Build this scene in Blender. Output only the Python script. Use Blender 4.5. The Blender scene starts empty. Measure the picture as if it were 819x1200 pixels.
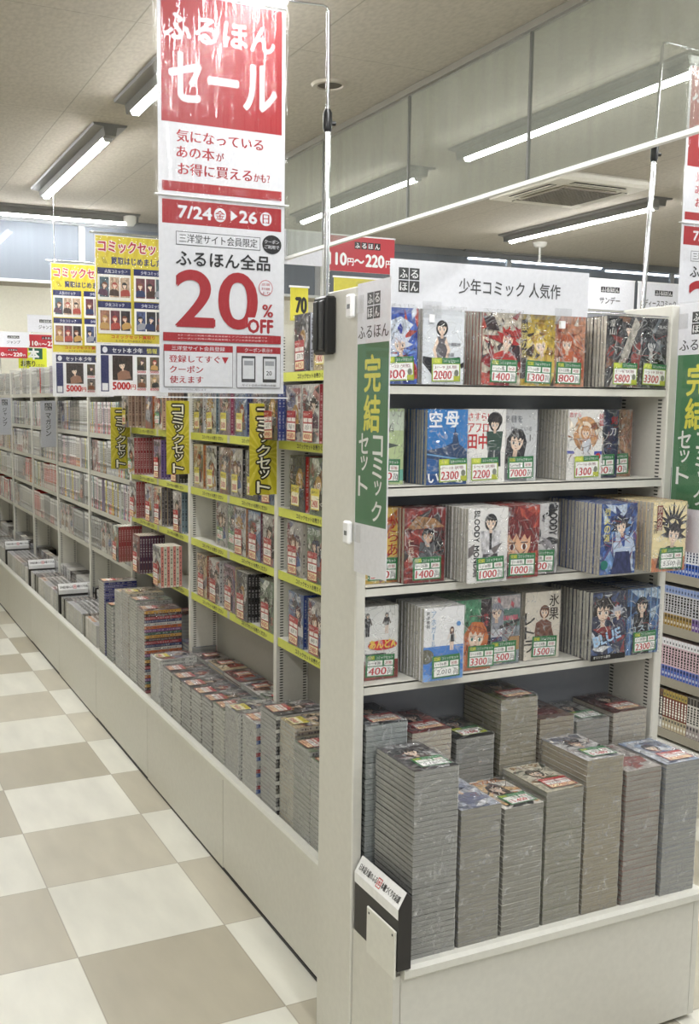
import bpy, math, random
from mathutils import Matrix, Vector
C = bpy.context.scene.collection
SC = bpy.context.scene
random.seed(7)
PI = math.pi

def S(r, g=None, b=None):
    if g is None: r, g, b = r
    f = lambda c: (c/255/12.92) if c <= 10.3 else ((c/255+.055)/1.055)**2.4
    return (f(r), f(g), f(b), 1.0)

# ------------------------------------------------------------------ camera, world, exposure
H_CAM = 1.584
PSI, TH, RO, F_PX, CX, CY = 0.42479293, 0.11711649, -0.00599755, 1160.75, 328.23, 609.84
def cam_axes():
    fwd = Vector((math.sin(PSI)*math.cos(TH), math.cos(PSI)*math.cos(TH), -math.sin(TH)))
    r = Vector((math.cos(PSI), -math.sin(PSI), 0)); d = fwd.cross(r)
    r2 = math.cos(RO)*r + math.sin(RO)*d; d2 = -math.sin(RO)*r + math.cos(RO)*d
    return r2, d2, fwd
cd = bpy.data.cameras.new('camera'); cam = bpy.data.objects.new('camera', cd); C.objects.link(cam)
r2, d2, fw = cam_axes()
m = Matrix.Identity(4)
for i in range(3):
    m[i][0] = r2[i]; m[i][1] = -d2[i]; m[i][2] = -fw[i]
m[2][3] = H_CAM
cam.matrix_world = m
cd.sensor_fit = 'VERTICAL'; cd.sensor_height = 24; cd.lens = F_PX*24/1200
cd.shift_x = (409.5-CX)/1200; cd.shift_y = (CY-600)/1200; cd.clip_start = .05
SC.camera = cam
w = bpy.data.worlds.new('world'); SC.world = w; w.use_nodes = True
w.node_tree.nodes['Background'].inputs[0].default_value = (0.9, 0.95, 1, 1)
w.node_tree.nodes['Background'].inputs[1].default_value = 0.3  # soft ambient fill, added through the open side behind the camera
SC.view_settings.view_transform = 'Standard'; SC.view_settings.look = 'None'
SC.view_settings.exposure = 0.4; SC.view_settings.gamma = 1.0; SC.view_settings.use_curve_mapping = False
TUBE_POWER = 72.0

# ------------------------------------------------------------------ materials
def newmat(name):
    m = bpy.data.materials.new(name); m.use_nodes = True
    nt = m.node_tree; b = nt.nodes['Principled BSDF']
    return m, nt, b
def N(nt, t, **kw):
    n = nt.nodes.new(t)
    for k, v in kw.items(): setattr(n, k, v)
    return n
def col_mat(name, rough=.5, coat=0.0, noise=0.0, scale=(20, 20, 20), bump=0.0, metal=0.0, spec=.5):
    """vertex colour times a light procedural mottling"""
    m, nt, b = newmat(name)
    a = N(nt, 'ShaderNodeAttribute'); a.attribute_name = 'Col'
    out = a.outputs['Color']
    if noise > 0 or bump > 0:
        tc = N(nt, 'ShaderNodeTexCoord'); mp = N(nt, 'ShaderNodeMapping'); mp.inputs['Scale'].default_value = scale
        nt.links.new(tc.outputs['Object'], mp.inputs[0])
        nz = N(nt, 'ShaderNodeTexNoise'); nz.inputs['Scale'].default_value = 1.0; nz.inputs['Detail'].default_value = 4
        nt.links.new(mp.outputs[0], nz.inputs['Vector'])
        if noise > 0:
            mr = N(nt, 'ShaderNodeMapRange'); mr.inputs[1].default_value = .3; mr.inputs[2].default_value = .7
            mr.inputs[3].default_value = 1-noise; mr.inputs[4].default_value = 1+noise*.4
            nt.links.new(nz.outputs[0], mr.inputs[0])
            mx = N(nt, 'ShaderNodeMix', data_type='RGBA', blend_type='MULTIPLY'); mx.inputs[0].default_value = 1
            nt.links.new(out, mx.inputs[6]); nt.links.new(mr.outputs[0], mx.inputs[7]); out = mx.outputs[2]
        if bump > 0:
            bp = N(nt, 'ShaderNodeBump'); bp.inputs['Strength'].default_value = bump; bp.inputs['Distance'].default_value = .002
            nt.links.new(nz.outputs[0], bp.inputs['Height']); nt.links.new(bp.outputs[0], b.inputs['Normal'])
    nt.links.new(out, b.inputs['Base Color'])
    b.inputs['Roughness'].default_value = rough; b.inputs['Coat Weight'].default_value = coat
    b.inputs['Metallic'].default_value = metal; b.inputs['Coat Roughness'].default_value = .1
    b.inputs['Specular IOR Level'].default_value = spec
    return m
M = {}
M['paint'] = col_mat('painted_steel', .42, noise=.04, scale=(60, 60, 60))
M['print'] = col_mat('printed_card', .4, noise=.06, scale=(90, 90, 90))
M['gloss'] = col_mat('laminated_print', .22, coat=.5, noise=.05, scale=(50, 50, 50))
M['art'] = col_mat('printed_illustration', .28, coat=.3, noise=.62, scale=(95, 60, 60))
M['pages'] = col_mat('page_edges', .75, noise=.5, scale=(9, 9, 420), spec=.2)
M['paper'] = col_mat('paper_edge', .7, noise=.3, scale=(30, 30, 200), spec=.2)
M['metal'] = col_mat('chromed_pole', .18, metal=1.0)
M['plastic'] = col_mat('moulded_plastic', .35)
M['dark'] = col_mat('dark_slot', .9)

def emit_mat(name, col, power):
    m, nt, b = newmat(name)
    b.inputs['Base Color'].default_value = (.9, .9, .9, 1)
    b.inputs['Emission Color'].default_value = col; b.inputs['Emission Strength'].default_value = power
    return m
M['tube'] = emit_mat('lamp_diffuser', (.985, .99, .985, 1), TUBE_POWER)

def film_mat(name, base_fac, bumpscale, strength, haze, rough=.07, crease=0):
    m, nt, b = newmat(name); nt.nodes.remove(b)
    out = nt.nodes['Material Output']
    tc = N(nt, 'ShaderNodeTexCoord'); mp = N(nt, 'ShaderNodeMapping'); mp.inputs['Scale'].default_value = bumpscale
    nt.links.new(tc.outputs['Object'], mp.inputs[0])
    nz = N(nt, 'ShaderNodeTexNoise'); nz.inputs['Scale'].default_value = 1; nz.inputs['Detail'].default_value = 3; nz.inputs['Distortion'].default_value = 1.5
    nt.links.new(mp.outputs[0], nz.inputs['Vector'])
    bp = N(nt, 'ShaderNodeBump'); bp.inputs['Strength'].default_value = strength; bp.inputs['Distance'].default_value = .01
    nt.links.new(nz.outputs[0], bp.inputs['Height'])
    lw = N(nt, 'ShaderNodeLayerWeight'); nt.links.new(bp.outputs[0], lw.inputs['Normal'])
    pw = N(nt, 'ShaderNodeMath', operation='POWER'); nt.links.new(lw.outputs['Facing'], pw.inputs[0]); pw.inputs[1].default_value = 5
    ml = N(nt, 'ShaderNodeMath', operation='MULTIPLY'); nt.links.new(pw.outputs[0], ml.inputs[0]); ml.inputs[1].default_value = .6
    ad = N(nt, 'ShaderNodeMath', operation='ADD'); ad.inputs[1].default_value = base_fac+.04; ad.use_clamp = True
    nt.links.new(ml.outputs[0], ad.inputs[0])
    tr = N(nt, 'ShaderNodeBsdfTransparent'); gl = N(nt, 'ShaderNodeBsdfGlossy'); gl.inputs['Roughness'].default_value = rough
    nt.links.new(bp.outputs[0], gl.inputs['Normal'])
    mx = N(nt, 'ShaderNodeMixShader'); nt.links.new(ad.outputs[0], mx.inputs[0]); nt.links.new(tr.outputs[0], mx.inputs[1]); nt.links.new(gl.outputs[0], mx.inputs[2])
    last = mx.outputs[0]
    if haze > 0:
        df = N(nt, 'ShaderNodeBsdfDiffuse'); df.inputs[0].default_value = (.85, .86, .86, 1)
        m2 = N(nt, 'ShaderNodeMixShader'); m2.inputs[0].default_value = haze
        if crease > 0:
            n2 = N(nt, 'ShaderNodeTexNoise'); n2.inputs['Scale'].default_value = .55; n2.inputs['Detail'].default_value = 2; n2.inputs['Distortion'].default_value = 2.2
            nt.links.new(mp.outputs[0], n2.inputs['Vector'])
            sb = N(nt, 'ShaderNodeMath', operation='SUBTRACT'); nt.links.new(n2.outputs[0], sb.inputs[0]); sb.inputs[1].default_value = .5
            ab = N(nt, 'ShaderNodeMath', operation='ABSOLUTE'); nt.links.new(sb.outputs[0], ab.inputs[0])
            mr = N(nt, 'ShaderNodeMapRange'); mr.inputs[1].default_value = 0; mr.inputs[2].default_value = .022; mr.inputs[3].default_value = crease; mr.inputs[4].default_value = haze
            nt.links.new(ab.outputs[0], mr.inputs[0]); nt.links.new(mr.outputs[0], m2.inputs[0])
        nt.links.new(last, m2.inputs[1]); nt.links.new(df.outputs[0], m2.inputs[2]); last = m2.outputs[0]
    nt.links.new(last, out.inputs['Surface'])
    return m
M['film'] = film_mat('shrink_wrap', .02, (26, 34, 26), 1.0, .008, .05, .34)
M['film_thin'] = film_mat('thin_film', .02, (26, 34, 26), .9, .004, .05, .06)
M['sleeve'] = film_mat('clear_sleeve', .01, (34, 34, 2.2), .55, .0, .07)
M['acrylic'] = film_mat('clear_acrylic', .03, (3, 3, 3), .0, .06)

def glass_mat(name, tint, haze, hcol):
    m, nt, b = newmat(name); nt.nodes.remove(b); out = nt.nodes['Material Output']
    tc = N(nt, 'ShaderNodeTexCoord'); mp = N(nt, 'ShaderNodeMapping'); mp.inputs['Scale'].default_value = (28, 28, 1.5)
    nt.links.new(tc.outputs['Object'], mp.inputs[0])
    nz = N(nt, 'ShaderNodeTexNoise'); nz.inputs['Scale'].default_value = 1; nz.inputs['Detail'].default_value = 5
    nt.links.new(mp.outputs[0], nz.inputs['Vector'])
    mr = N(nt, 'ShaderNodeMapRange'); mr.inputs[1].default_value = .3; mr.inputs[2].default_value = .75; mr.inputs[3].default_value = haze*(.75 if haze < .5 else .96); mr.inputs[4].default_value = haze*(1.3 if haze < .5 else 1.05)
    nt.links.new(nz.outputs[0], mr.inputs[0])
    tr = N(nt, 'ShaderNodeBsdfTransparent'); tr.inputs[0].default_value = tint
    gl = N(nt, 'ShaderNodeBsdfGlossy'); gl.inputs['Roughness'].default_value = .35
    lw = N(nt, 'ShaderNodeLayerWeight')
    pw = N(nt, 'ShaderNodeMath', operation='POWER'); nt.links.new(lw.outputs['Facing'], pw.inputs[0]); pw.inputs[1].default_value = 5
    fr = N(nt, 'ShaderNodeMath', operation='MULTIPLY_ADD'); nt.links.new(pw.outputs[0], fr.inputs[0]); fr.inputs[1].default_value = .10; fr.inputs[2].default_value = .006
    mx = N(nt, 'ShaderNodeMixShader'); nt.links.new(fr.outputs[0], mx.inputs[0]); nt.links.new(tr.outputs[0], mx.inputs[1]); nt.links.new(gl.outputs[0], mx.inputs[2])
    df = N(nt, 'ShaderNodeBsdfDiffuse'); df.inputs[0].default_value = hcol
    m2 = N(nt, 'ShaderNodeMixShader'); nt.links.new(mr.outputs[0], m2.inputs[0]); nt.links.new(mx.outputs[0], m2.inputs[1]); nt.links.new(df.outputs[0], m2.inputs[2])
    nt.links.new(m2.outputs[0], out.inputs['Surface'])
    return m
M['glass_side'] = glass_mat('smoke_barrier_glass', (.80, .82, .79, 1), .22, S(178, 179, 170))
M['glass_back'] = glass_mat('frosted_barrier_glass', (.6, .64, .68, 1), .6, S(136, 142, 150))

def grid_line(nt, coord, period, origin, width):
    """1 inside a thin line every `period` of coord"""
    a = N(nt, 'ShaderNodeMath', operation='SUBTRACT'); nt.links.new(coord, a.inputs[0]); a.inputs[1].default_value = origin
    p = N(nt, 'ShaderNodeMath', operation='PINGPONG'); nt.links.new(a.outputs[0], p.inputs[0]); p.inputs[1].default_value = period/2
    l = N(nt, 'ShaderNodeMath', operation='LESS_THAN'); nt.links.new(p.outputs[0], l.inputs[0]); l.inputs[1].default_value = width/2
    return l.outputs[0]

def floor_material():
    m, nt, b = newmat('vinyl_tile_floor')
    tc = N(nt, 'ShaderNodeTexCoord'); sx = N(nt, 'ShaderNodeSeparateXYZ'); nt.links.new(tc.outputs['Object'], sx.inputs[0])
    def cell(sock, org):
        a = N(nt, 'ShaderNodeMath', operation='SUBTRACT'); nt.links.new(sock, a.inputs[0]); a.inputs[1].default_value = org
        d = N(nt, 'ShaderNodeMath', operation='DIVIDE'); nt.links.new(a.outputs[0], d.inputs[0]); d.inputs[1].default_value = .45
        f = N(nt, 'ShaderNodeMath', operation='FLOOR'); nt.links.new(d.outputs[0], f.inputs[0]); return f.outputs[0]
    i, j = cell(sx.outputs[0], 1.0326), cell(sx.outputs[1], 2.678)
    s = N(nt, 'ShaderNodeMath', operation='ADD'); nt.links.new(i, s.inputs[0]); nt.links.new(j, s.inputs[1])
    h = N(nt, 'ShaderNodeMath', operation='PINGPONG'); nt.links.new(s.outputs[0], h.inputs[0]); h.inputs[1].default_value = 1
    cv = N(nt, 'ShaderNodeCombineXYZ'); nt.links.new(i, cv.inputs[0]); nt.links.new(j, cv.inputs[1])
    wn = N(nt, 'ShaderNodeTexWhiteNoise', noise_dimensions='3D'); nt.links.new(cv.outputs[0], wn.inputs['Vector'])
    beige = N(nt, 'ShaderNodeMix', data_type='RGBA'); nt.links.new(wn.outputs['Value'], beige.inputs[0])
    beige.inputs[6].default_value = S(180, 173, 154); beige.inputs[7].default_value = S(204, 198, 181)
    white = N(nt, 'ShaderNodeMix', data_type='RGBA'); nt.links.new(wn.outputs['Value'], white.inputs[0])
    white.inputs[6].default_value = S(222, 220, 207); white.inputs[7].default_value = S(231, 229, 218)
    mx = N(nt, 'ShaderNodeMix', data_type='RGBA'); nt.links.new(h.outputs[0], mx.inputs[0])
    nt.links.new(white.outputs[2], mx.inputs[7]); nt.links.new(beige.outputs[2], mx.inputs[6])
    nz = N(nt, 'ShaderNodeTexNoise'); nz.inputs['Scale'].default_value = 7; nz.inputs['Detail'].default_value = 8
    mp = N(nt, 'ShaderNodeMapping'); mp.inputs['Scale'].default_value = (1.6, .5, 1); nt.links.new(tc.outputs['Object'], mp.inputs[0]); nt.links.new(mp.outputs[0], nz.inputs['Vector'])
    mr = N(nt, 'ShaderNodeMapRange'); mr.inputs[1].default_value = .3; mr.inputs[2].default_value = .7; mr.inputs[3].default_value = .90; mr.inputs[4].default_value = 1.04
    nt.links.new(nz.outputs[0], mr.inputs[0])
    mu = N(nt, 'ShaderNodeMix', data_type='RGBA', blend_type='MULTIPLY'); mu.inputs[0].default_value = 1
    nt.links.new(mx.outputs[2], mu.inputs[6]); nt.links.new(mr.outputs[0], mu.inputs[7])
    g1 = grid_line(nt, sx.outputs[0], .45, 1.0326, .004); g2 = grid_line(nt, sx.outputs[1], .45, 2.678, .004)
    mg = N(nt, 'ShaderNodeMath', operation='MAXIMUM'); nt.links.new(g1, mg.inputs[0]); nt.links.new(g2, mg.inputs[1])
    mf = N(nt, 'ShaderNodeMath', operation='MULTIPLY'); nt.links.new(mg.outputs[0], mf.inputs[0]); mf.inputs[1].default_value = .45
    fin = N(nt, 'ShaderNodeMix', data_type='RGBA'); nt.links.new(mf.outputs[0], fin.inputs[0]); nt.links.new(mu.outputs[2], fin.inputs[6]); fin.inputs[7].default_value = S(120, 108, 92)
    nt.links.new(fin.outputs[2], b.inputs['Base Color'])
    rr = N(nt, 'ShaderNodeMapRange'); rr.inputs[3].default_value = .28; rr.inputs[4].default_value = .45; nt.links.new(nz.outputs[0], rr.inputs[0]); nt.links.new(rr.outputs[0], b.inputs['Roughness'])
    return m
def ceiling_material():
    m, nt, b = newmat('rock_wool_ceiling')
    tc = N(nt, 'ShaderNodeTexCoord'); sx = N(nt, 'ShaderNodeSeparateXYZ'); nt.links.new(tc.outputs['Object'], sx.inputs[0])
    nz = N(nt, 'ShaderNodeTexNoise'); nz.inputs['Scale'].default_value = 90; nz.inputs['Detail'].default_value = 3
    mp = N(nt, 'ShaderNodeMapping'); mp.inputs['Scale'].default_value = (1, .5, 1); nt.links.new(tc.outputs['Object'], mp.inputs[0]); nt.links.new(mp.outputs[0], nz.inputs['Vector'])
    mr = N(nt, 'ShaderNodeMapRange'); mr.inputs[1].default_value = .35; mr.inputs[2].default_value = .65; mr.inputs[3].default_value = .86; mr.inputs[4].default_value = 1.0
    nt.links.new(nz.outputs[0], mr.inputs[0])
    mu = N(nt, 'ShaderNodeMix', data_type='RGBA', blend_type='MULTIPLY'); mu.inputs[0].default_value = 1
    mu.inputs[6].default_value = S(190, 183, 170); nt.links.new(mr.outputs[0], mu.inputs[7])
    g1 = grid_line(nt, sx.outputs[0], .4925, .810, .004); g2 = grid_line(nt, sx.outputs[1], .925, 2.765, .003)
    mg = N(nt, 'ShaderNodeMath', operation='MAXIMUM'); nt.links.new(g1, mg.inputs[0]); nt.links.new(g2, mg.inputs[1])
    mf = N(nt, 'ShaderNodeMath', operation='MULTIPLY'); nt.links.new(mg.outputs[0], mf.inputs[0]); mf.inputs[1].default_value = .4
    fin = N(nt, 'ShaderNodeMix', data_type='RGBA'); nt.links.new(mf.outputs[0], fin.inputs[0]); nt.links.new(mu.outputs[2], fin.inputs[6]); fin.inputs[7].default_value = S(96, 92, 84)
    nt.links.new(fin.outputs[2], b.inputs['Base Color']); b.inputs['Roughness'].default_value = .9
    return m
M['floor'] = floor_material(); M['ceiling'] = ceiling_material()

# ------------------------------------------------------------------ mesh builder
class MB:
    def __init__(s): s.v = []; s.f = []; s.m = []; s.c = []; s.mats = []; s.sm = []
    def mi(s, mat):
        mm = M[mat]
        if mm not in s.mats: s.mats.append(mm)
        return s.mats.index(mm)
    def face(s, pts, col, mat='paint', smooth=False):
        i = len(s.v); s.v += [tuple(p) for p in pts]; s.f.append(tuple(range(i, i+len(pts)))); s.m.append(s.mi(mat)); s.c.append(col); s.sm.append(smooth)
    def mesh(s, vs, fs, col, mat='paint', smooth=False):
        i = len(s.v); k = s.mi(mat); s.v += [tuple(p) for p in vs]
        for f in fs: s.f.append(tuple(i+q for q in f)); s.m.append(k); s.c.append(col); s.sm.append(smooth)
    def box(s, x0, x1, y0, y1, z0, z1, col, mat='paint', skip='', cols=None):
        vs = [(x0,y0,z0),(x1,y0,z0),(x1,y1,z0),(x0,y1,z0),(x0,y0,z1),(x1,y0,z1),(x1,y1,z1),(x0,y1,z1)]
        F = {'b':(0,3,2,1),'t':(4,5,6,7),'y-':(0,1,5,4),'x+':(1,2,6,5),'y+':(2,3,7,6),'x-':(3,0,4,7)}
        for k, f in F.items():
            if k in skip.split(): continue
            s.mesh([vs[q] for q in f], [(0,1,2,3)], (cols or {}).get(k, col), mat)
    def bevbox(s, x0, x1, y0, y1, z0, z1, r, col, mat='paint'):
        """box with chamfered edges (8 corners cut into 3 vertices each)"""
        vs = []; idx = {}
        for ix, x in enumerate((x0, x1)):
            for iy, y in enumerate((y0, y1)):
                for iz, z in enumerate((z0, z1)):
                    sx, sy, sz = (1, -1)[ix], (1, -1)[iy], (1, -1)[iz]
                    for a, p in enumerate(((x, y+sy*r, z+sz*r), (x+sx*r, y, z+sz*r), (x+sx*r, y+sy*r, z))):
                        idx[ix, iy, iz, a] = len(vs); vs.append(p)
        g = lambda *k: idx[k]
        fs = []
        for i in (0, 1):
            q = [g(i,0,0,0), g(i,1,0,0), g(i,1,1,0), g(i,0,1,0)]; fs.append(q if i else q[::-1])
            q = [g(0,i,0,1), g(1,i,0,1), g(1,i,1,1), g(0,i,1,1)]; fs.append(q[::-1] if i else q)
            q = [g(0,0,i,2), g(1,0,i,2), g(1,1,i,2), g(0,1,i,2)]; fs.append(q if i else q[::-1])
        for i in (0, 1):
            for j in (0, 1):
                fs.append([g(i,j,0,0), g(i,j,0,1), g(i,j,1,1), g(i,j,1,0)])
                fs.append([g(i,0,j,0), g(i,0,j,2), g(i,1,j,2), g(i,1,j,0)])
                fs.append([g(0,i,j,1), g(0,i,j,2), g(1,i,j,2), g(1,i,j,1)])
                for k in (0, 1): fs.append([g(i,j,k,0), g(i,j,k,1), g(i,j,k,2)])
        s.mesh(vs, fs, col, mat)
    def tube(s, pts, r, col, mat='metal', n=10, cap=True):
        pts = [Vector(p) for p in pts]; rings = []
        for i, p in enumerate(pts):
            a = pts[max(i-1, 0)]; b = pts[min(i+1, len(pts)-1)]; d = (b-a).normalized()
            u = d.cross(Vector((0, 0, 1)) if abs(d.z) < .9 else Vector((1, 0, 0))).normalized(); v = d.cross(u)
            rr = r[i] if isinstance(r, (list, tuple)) else r
            rings.append([p+rr*(math.cos(2*PI*k/n)*u+math.sin(2*PI*k/n)*v) for k in range(n)])
        vs = [q for R in rings for q in R]; fs = []
        for i in range(len(rings)-1):
            for k in range(n): fs.append((i*n+k, i*n+(k+1) % n, (i+1)*n+(k+1) % n, (i+1)*n+k))
        s.mesh(vs, fs, col, mat, True)
        if cap: s.mesh(rings[0], [tuple(range(n))[::-1]], col, mat); s.mesh(rings[-1], [tuple(range(n))], col, mat)
    def prism(s, prof, axis, a0, a1, col, mat='paint'):
        """profile of 2-D points extruded along axis 'x' (prof=y,z) or 'y' (prof=x,z) or 'z' (prof=x,y)"""
        def P(p, a): return {'x': (a, p[0], p[1]), 'y': (p[0], a, p[1]), 'z': (p[0], p[1], a)}[axis]
        n = len(prof); vs = [P(p, a0) for p in prof]+[P(p, a1) for p in prof]
        s.mesh(vs, [(i, (i+1) % n, (i+1) % n+n, i+n) for i in range(n)]+[tuple(range(n))[::-1], tuple(range(n, 2*n))], col, mat)
    def data(s, name):
        me = bpy.data.meshes.new(name); me.from_pydata(s.v, [], s.f)
        for mm in s.mats: me.materials.append(mm)
        me.polygons.foreach_set('material_index', s.m); me.polygons.foreach_set('use_smooth', s.sm)
        at = me.attributes.new('Col', 'FLOAT_COLOR', 'FACE'); at.data.foreach_set('color', [q for c in s.c for q in c])
        me.update(); return me
    def build(s, name, parent=None):
        return link(name, s.data(name), parent)
def link(name, me, parent=None, loc=None, rot=None):
    o = bpy.data.objects.new(name, me); C.objects.link(o)
    if parent is not None: o.parent = parent
    if loc is not None: o.location = loc
    if rot is not None: o.rotation_euler = rot
    return o
def tag(o, label=None, cat=None, group=None, kind=None):
    if label: o['label'] = label
    if cat: o['category'] = cat
    if group: o['group'] = group
    if kind: o['kind'] = kind
    return o
def empty(name, loc, label, cat, group=None, rot=(0, 0, 0)):
    o = bpy.data.objects.new(name, None); C.objects.link(o); o.location = loc; o.rotation_euler = rot; o.empty_display_size = .05
    return tag(o, label, cat, group)

# ------------------------------------------------------------------ lettering and flat artwork
_glyph = {}
def glyphs(t, bold, res=2):
    k = (t, bold, res)
    if k not in _glyph:
        c = bpy.data.curves.new('t', 'FONT'); c.body = t; c.resolution_u = res; c.offset = bold
        o = bpy.data.objects.new('t', c); me = bpy.data.meshes.new_from_object(o)
        vs = [(v.co.x, v.co.y) for v in me.vertices]; fs = [tuple(p.vertices) for p in me.polygons]
        bpy.data.objects.remove(o); bpy.data.curves.remove(c); bpy.data.meshes.remove(me)
        xs = [p[0] for p in vs] or [0, 1]; ys = [p[1] for p in vs] or [0, 1]
        _glyph[k] = (vs, fs, min(xs), max(xs), min(ys), max(ys))
    return _glyph[k]
class Art:
    """flat print on the plane O + u*U + v*V; every call lies a hair above the one before"""
    def __init__(s, mb, O, U, V, mat='print', step=.00005):
        s.mb = mb; s.O = Vector(O); s.U = Vector(U); s.V = Vector(V); s.Nn = s.U.cross(s.V).normalized(); s.l = step; s.step = step; s.mat = mat; s.tw = None; s.clip = None
    def turn(s, ang=0, u=0, v=0): s.tw = (math.cos(ang), math.sin(ang), u, v) if ang else None
    def R(s, u, v):
        if s.tw:
            c, n, cu, cv = s.tw; du, dv = u-cu, v-cv; u, v = cu+c*du-n*dv, cv+n*du+c*dv
        return u, v
    def P(s, u, v):
        u, v = s.R(u, v); return s.O+s.U*u+s.V*v+s.Nn*s.l
    def cut(s, pts):
        """keep only what lies on the printed sheet"""
        for ax, lim, sg in ((0, 0, 1), (0, s.clip[0], -1), (1, 0, 1), (1, s.clip[1], -1)):
            out = []
            for p, q in zip(pts, pts[1:]+pts[:1]):
                a, b = sg*(p[ax]-lim), sg*(q[ax]-lim)
                if a >= 0: out.append(p)
                if a*b < 0: t = a/(a-b); out.append((p[0]+(q[0]-p[0])*t, p[1]+(q[1]-p[1])*t))
            pts = out
            if len(pts) < 3: return []
        return pts
    def up(s): s.l += s.step
    def poly(s, pts, col, mat=None):
        pts = [s.R(*p) for p in pts]
        if s.clip:
            pts = s.cut(pts)
            if not pts: return
        s.mb.face([s.O+s.U*u+s.V*v+s.Nn*s.l for u, v in pts], S(col), mat or s.mat); s.up()
    def rect(s, u0, v0, u1, v1, col, mat=None): s.poly([(u0, v0), (u1, v0), (u1, v1), (u0, v1)], col, mat)
    def frame(s, u0, v0, u1, v1, t, col, fill):
        s.rect(u0, v0, u1, v1, col); s.rect(u0+t, v0+t, u1-t, v1-t, fill)
    def ell(s, u, v, a, b, col, n=16, mat=None): s.poly([(u+a*math.cos(2*PI*k/n), v+b*math.sin(2*PI*k/n)) for k in range(n)], col, mat)
    def text(s, t, u, v, h, col, w=None, anchor='l', bold=.012, rot=0, sq=1.0, shear=0):
        """v is the foot of the letters, h the letter height; w squeezes to an exact width"""
        vs, fs, x0, x1, y0, y1 = glyphs(t, 0, 6 if h > .04 else 2)
        k = h/(y1-y0) if y1 > y0 else h; kx = k*sq
        if w is not None: kx = w/(x1-x0)
        W = (x1-x0)*kx; off = {'l': 0, 'c': -W/2, 'r': -W}[anchor]
        d = bold*k*.8
        if bold < .01: dirs = [(0, 0)]
        elif bold < .04 and h < .03: dirs = [(-1, 0), (1, 0)]
        elif bold < .055: dirs = [(-1, 0), (1, 0), (0, 1), (0, -1)]
        else: dirs = [(math.cos(q*PI/4), math.sin(q*PI/4)) for q in range(8)]+[(0, 0)]
        l0 = s.l
        for qi, (dx, dy) in enumerate(dirs):
            out = []; s.l = l0+qi*s.step*.45
            for x, y in vs:
                a, b = (x-x0)*kx+off+dx*d, (y-y0)*k+dy*d
                a += shear*b
                if rot: a, b = a*math.cos(rot)-b*math.sin(rot), a*math.sin(rot)+b*math.cos(rot)
                out.append(s.P(u+a, v+b))
            s.mb.mesh(out, fs, S(col), s.mat)
        s.up()
    def vtext(s, t, u, v, h, col, gap=1.05, bold=.012, wd=None):
        """vertical writing: u centre, v top"""
        y = v
        for ch in t:
            if ch in 'ー〜': s.text('｜' if False else 'I', u, y-h*.95, h*.9, col, w=h*.14, anchor='c', bold=bold)
            elif ch in 'ッャュョ': s.text(ch, u+h*.08, y-h*.8, h*.68, col, w=(wd or h)*.66, anchor='c', bold=bold)
            elif ch != ' ': s.text(ch, u, y-h, h*.92, col, w=(wd or h)*.9, anchor='c', bold=bold)
            y -= h*gap
        return y
def mix(a, b, t): return tuple(a[i]*(1-t)+b[i]*t for i in range(3))
# ------------------------------------------------------------------ the room
CREAM = S(216, 213, 203); CREAM2 = S(207, 204, 193); PANEL = S(217, 215, 206); WHITE = S(240, 240, 238)
BLACK = S(22, 22, 23); SLOT = S(58, 57, 54); RED = (186, 40, 46); GREEN = (38, 120, 66); YEL = (226, 222, 62)
ZC = 2.62
def struct(name, mb): return tag(mb.build(name), kind='structure')
b = MB(); b.box(-2.2, 8.5, -1.6, 9.9, -.05, 0, S(200, 200, 190), 'floor'); struct('floor', b)
b = MB(); b.box(-2.2, 8.5, -1.6, 9.9, ZC, ZC+.05, CREAM, 'ceiling'); struct('ceiling', b)
b = MB(); b.box(-2.2, 8.5, 9.26, 9.36, 0, ZC, S(250, 247, 232)); struct('wall_back', b)
b = MB(); b.box(-2.25, -2.2, -1.6, 9.9, 0, ZC, S(232, 230, 216)); struct('wall_left', b)
b = MB(); b.box(8.5, 8.55, -1.6, 9.9, 0, ZC, S(232, 230, 216)); struct('wall_right', b)
b = MB(); b.box(1.775, 1.80, -1.5, 5.68, ZC-.022, ZC-.001, S(128, 124, 114)); struct('trim_1', b)

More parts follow.
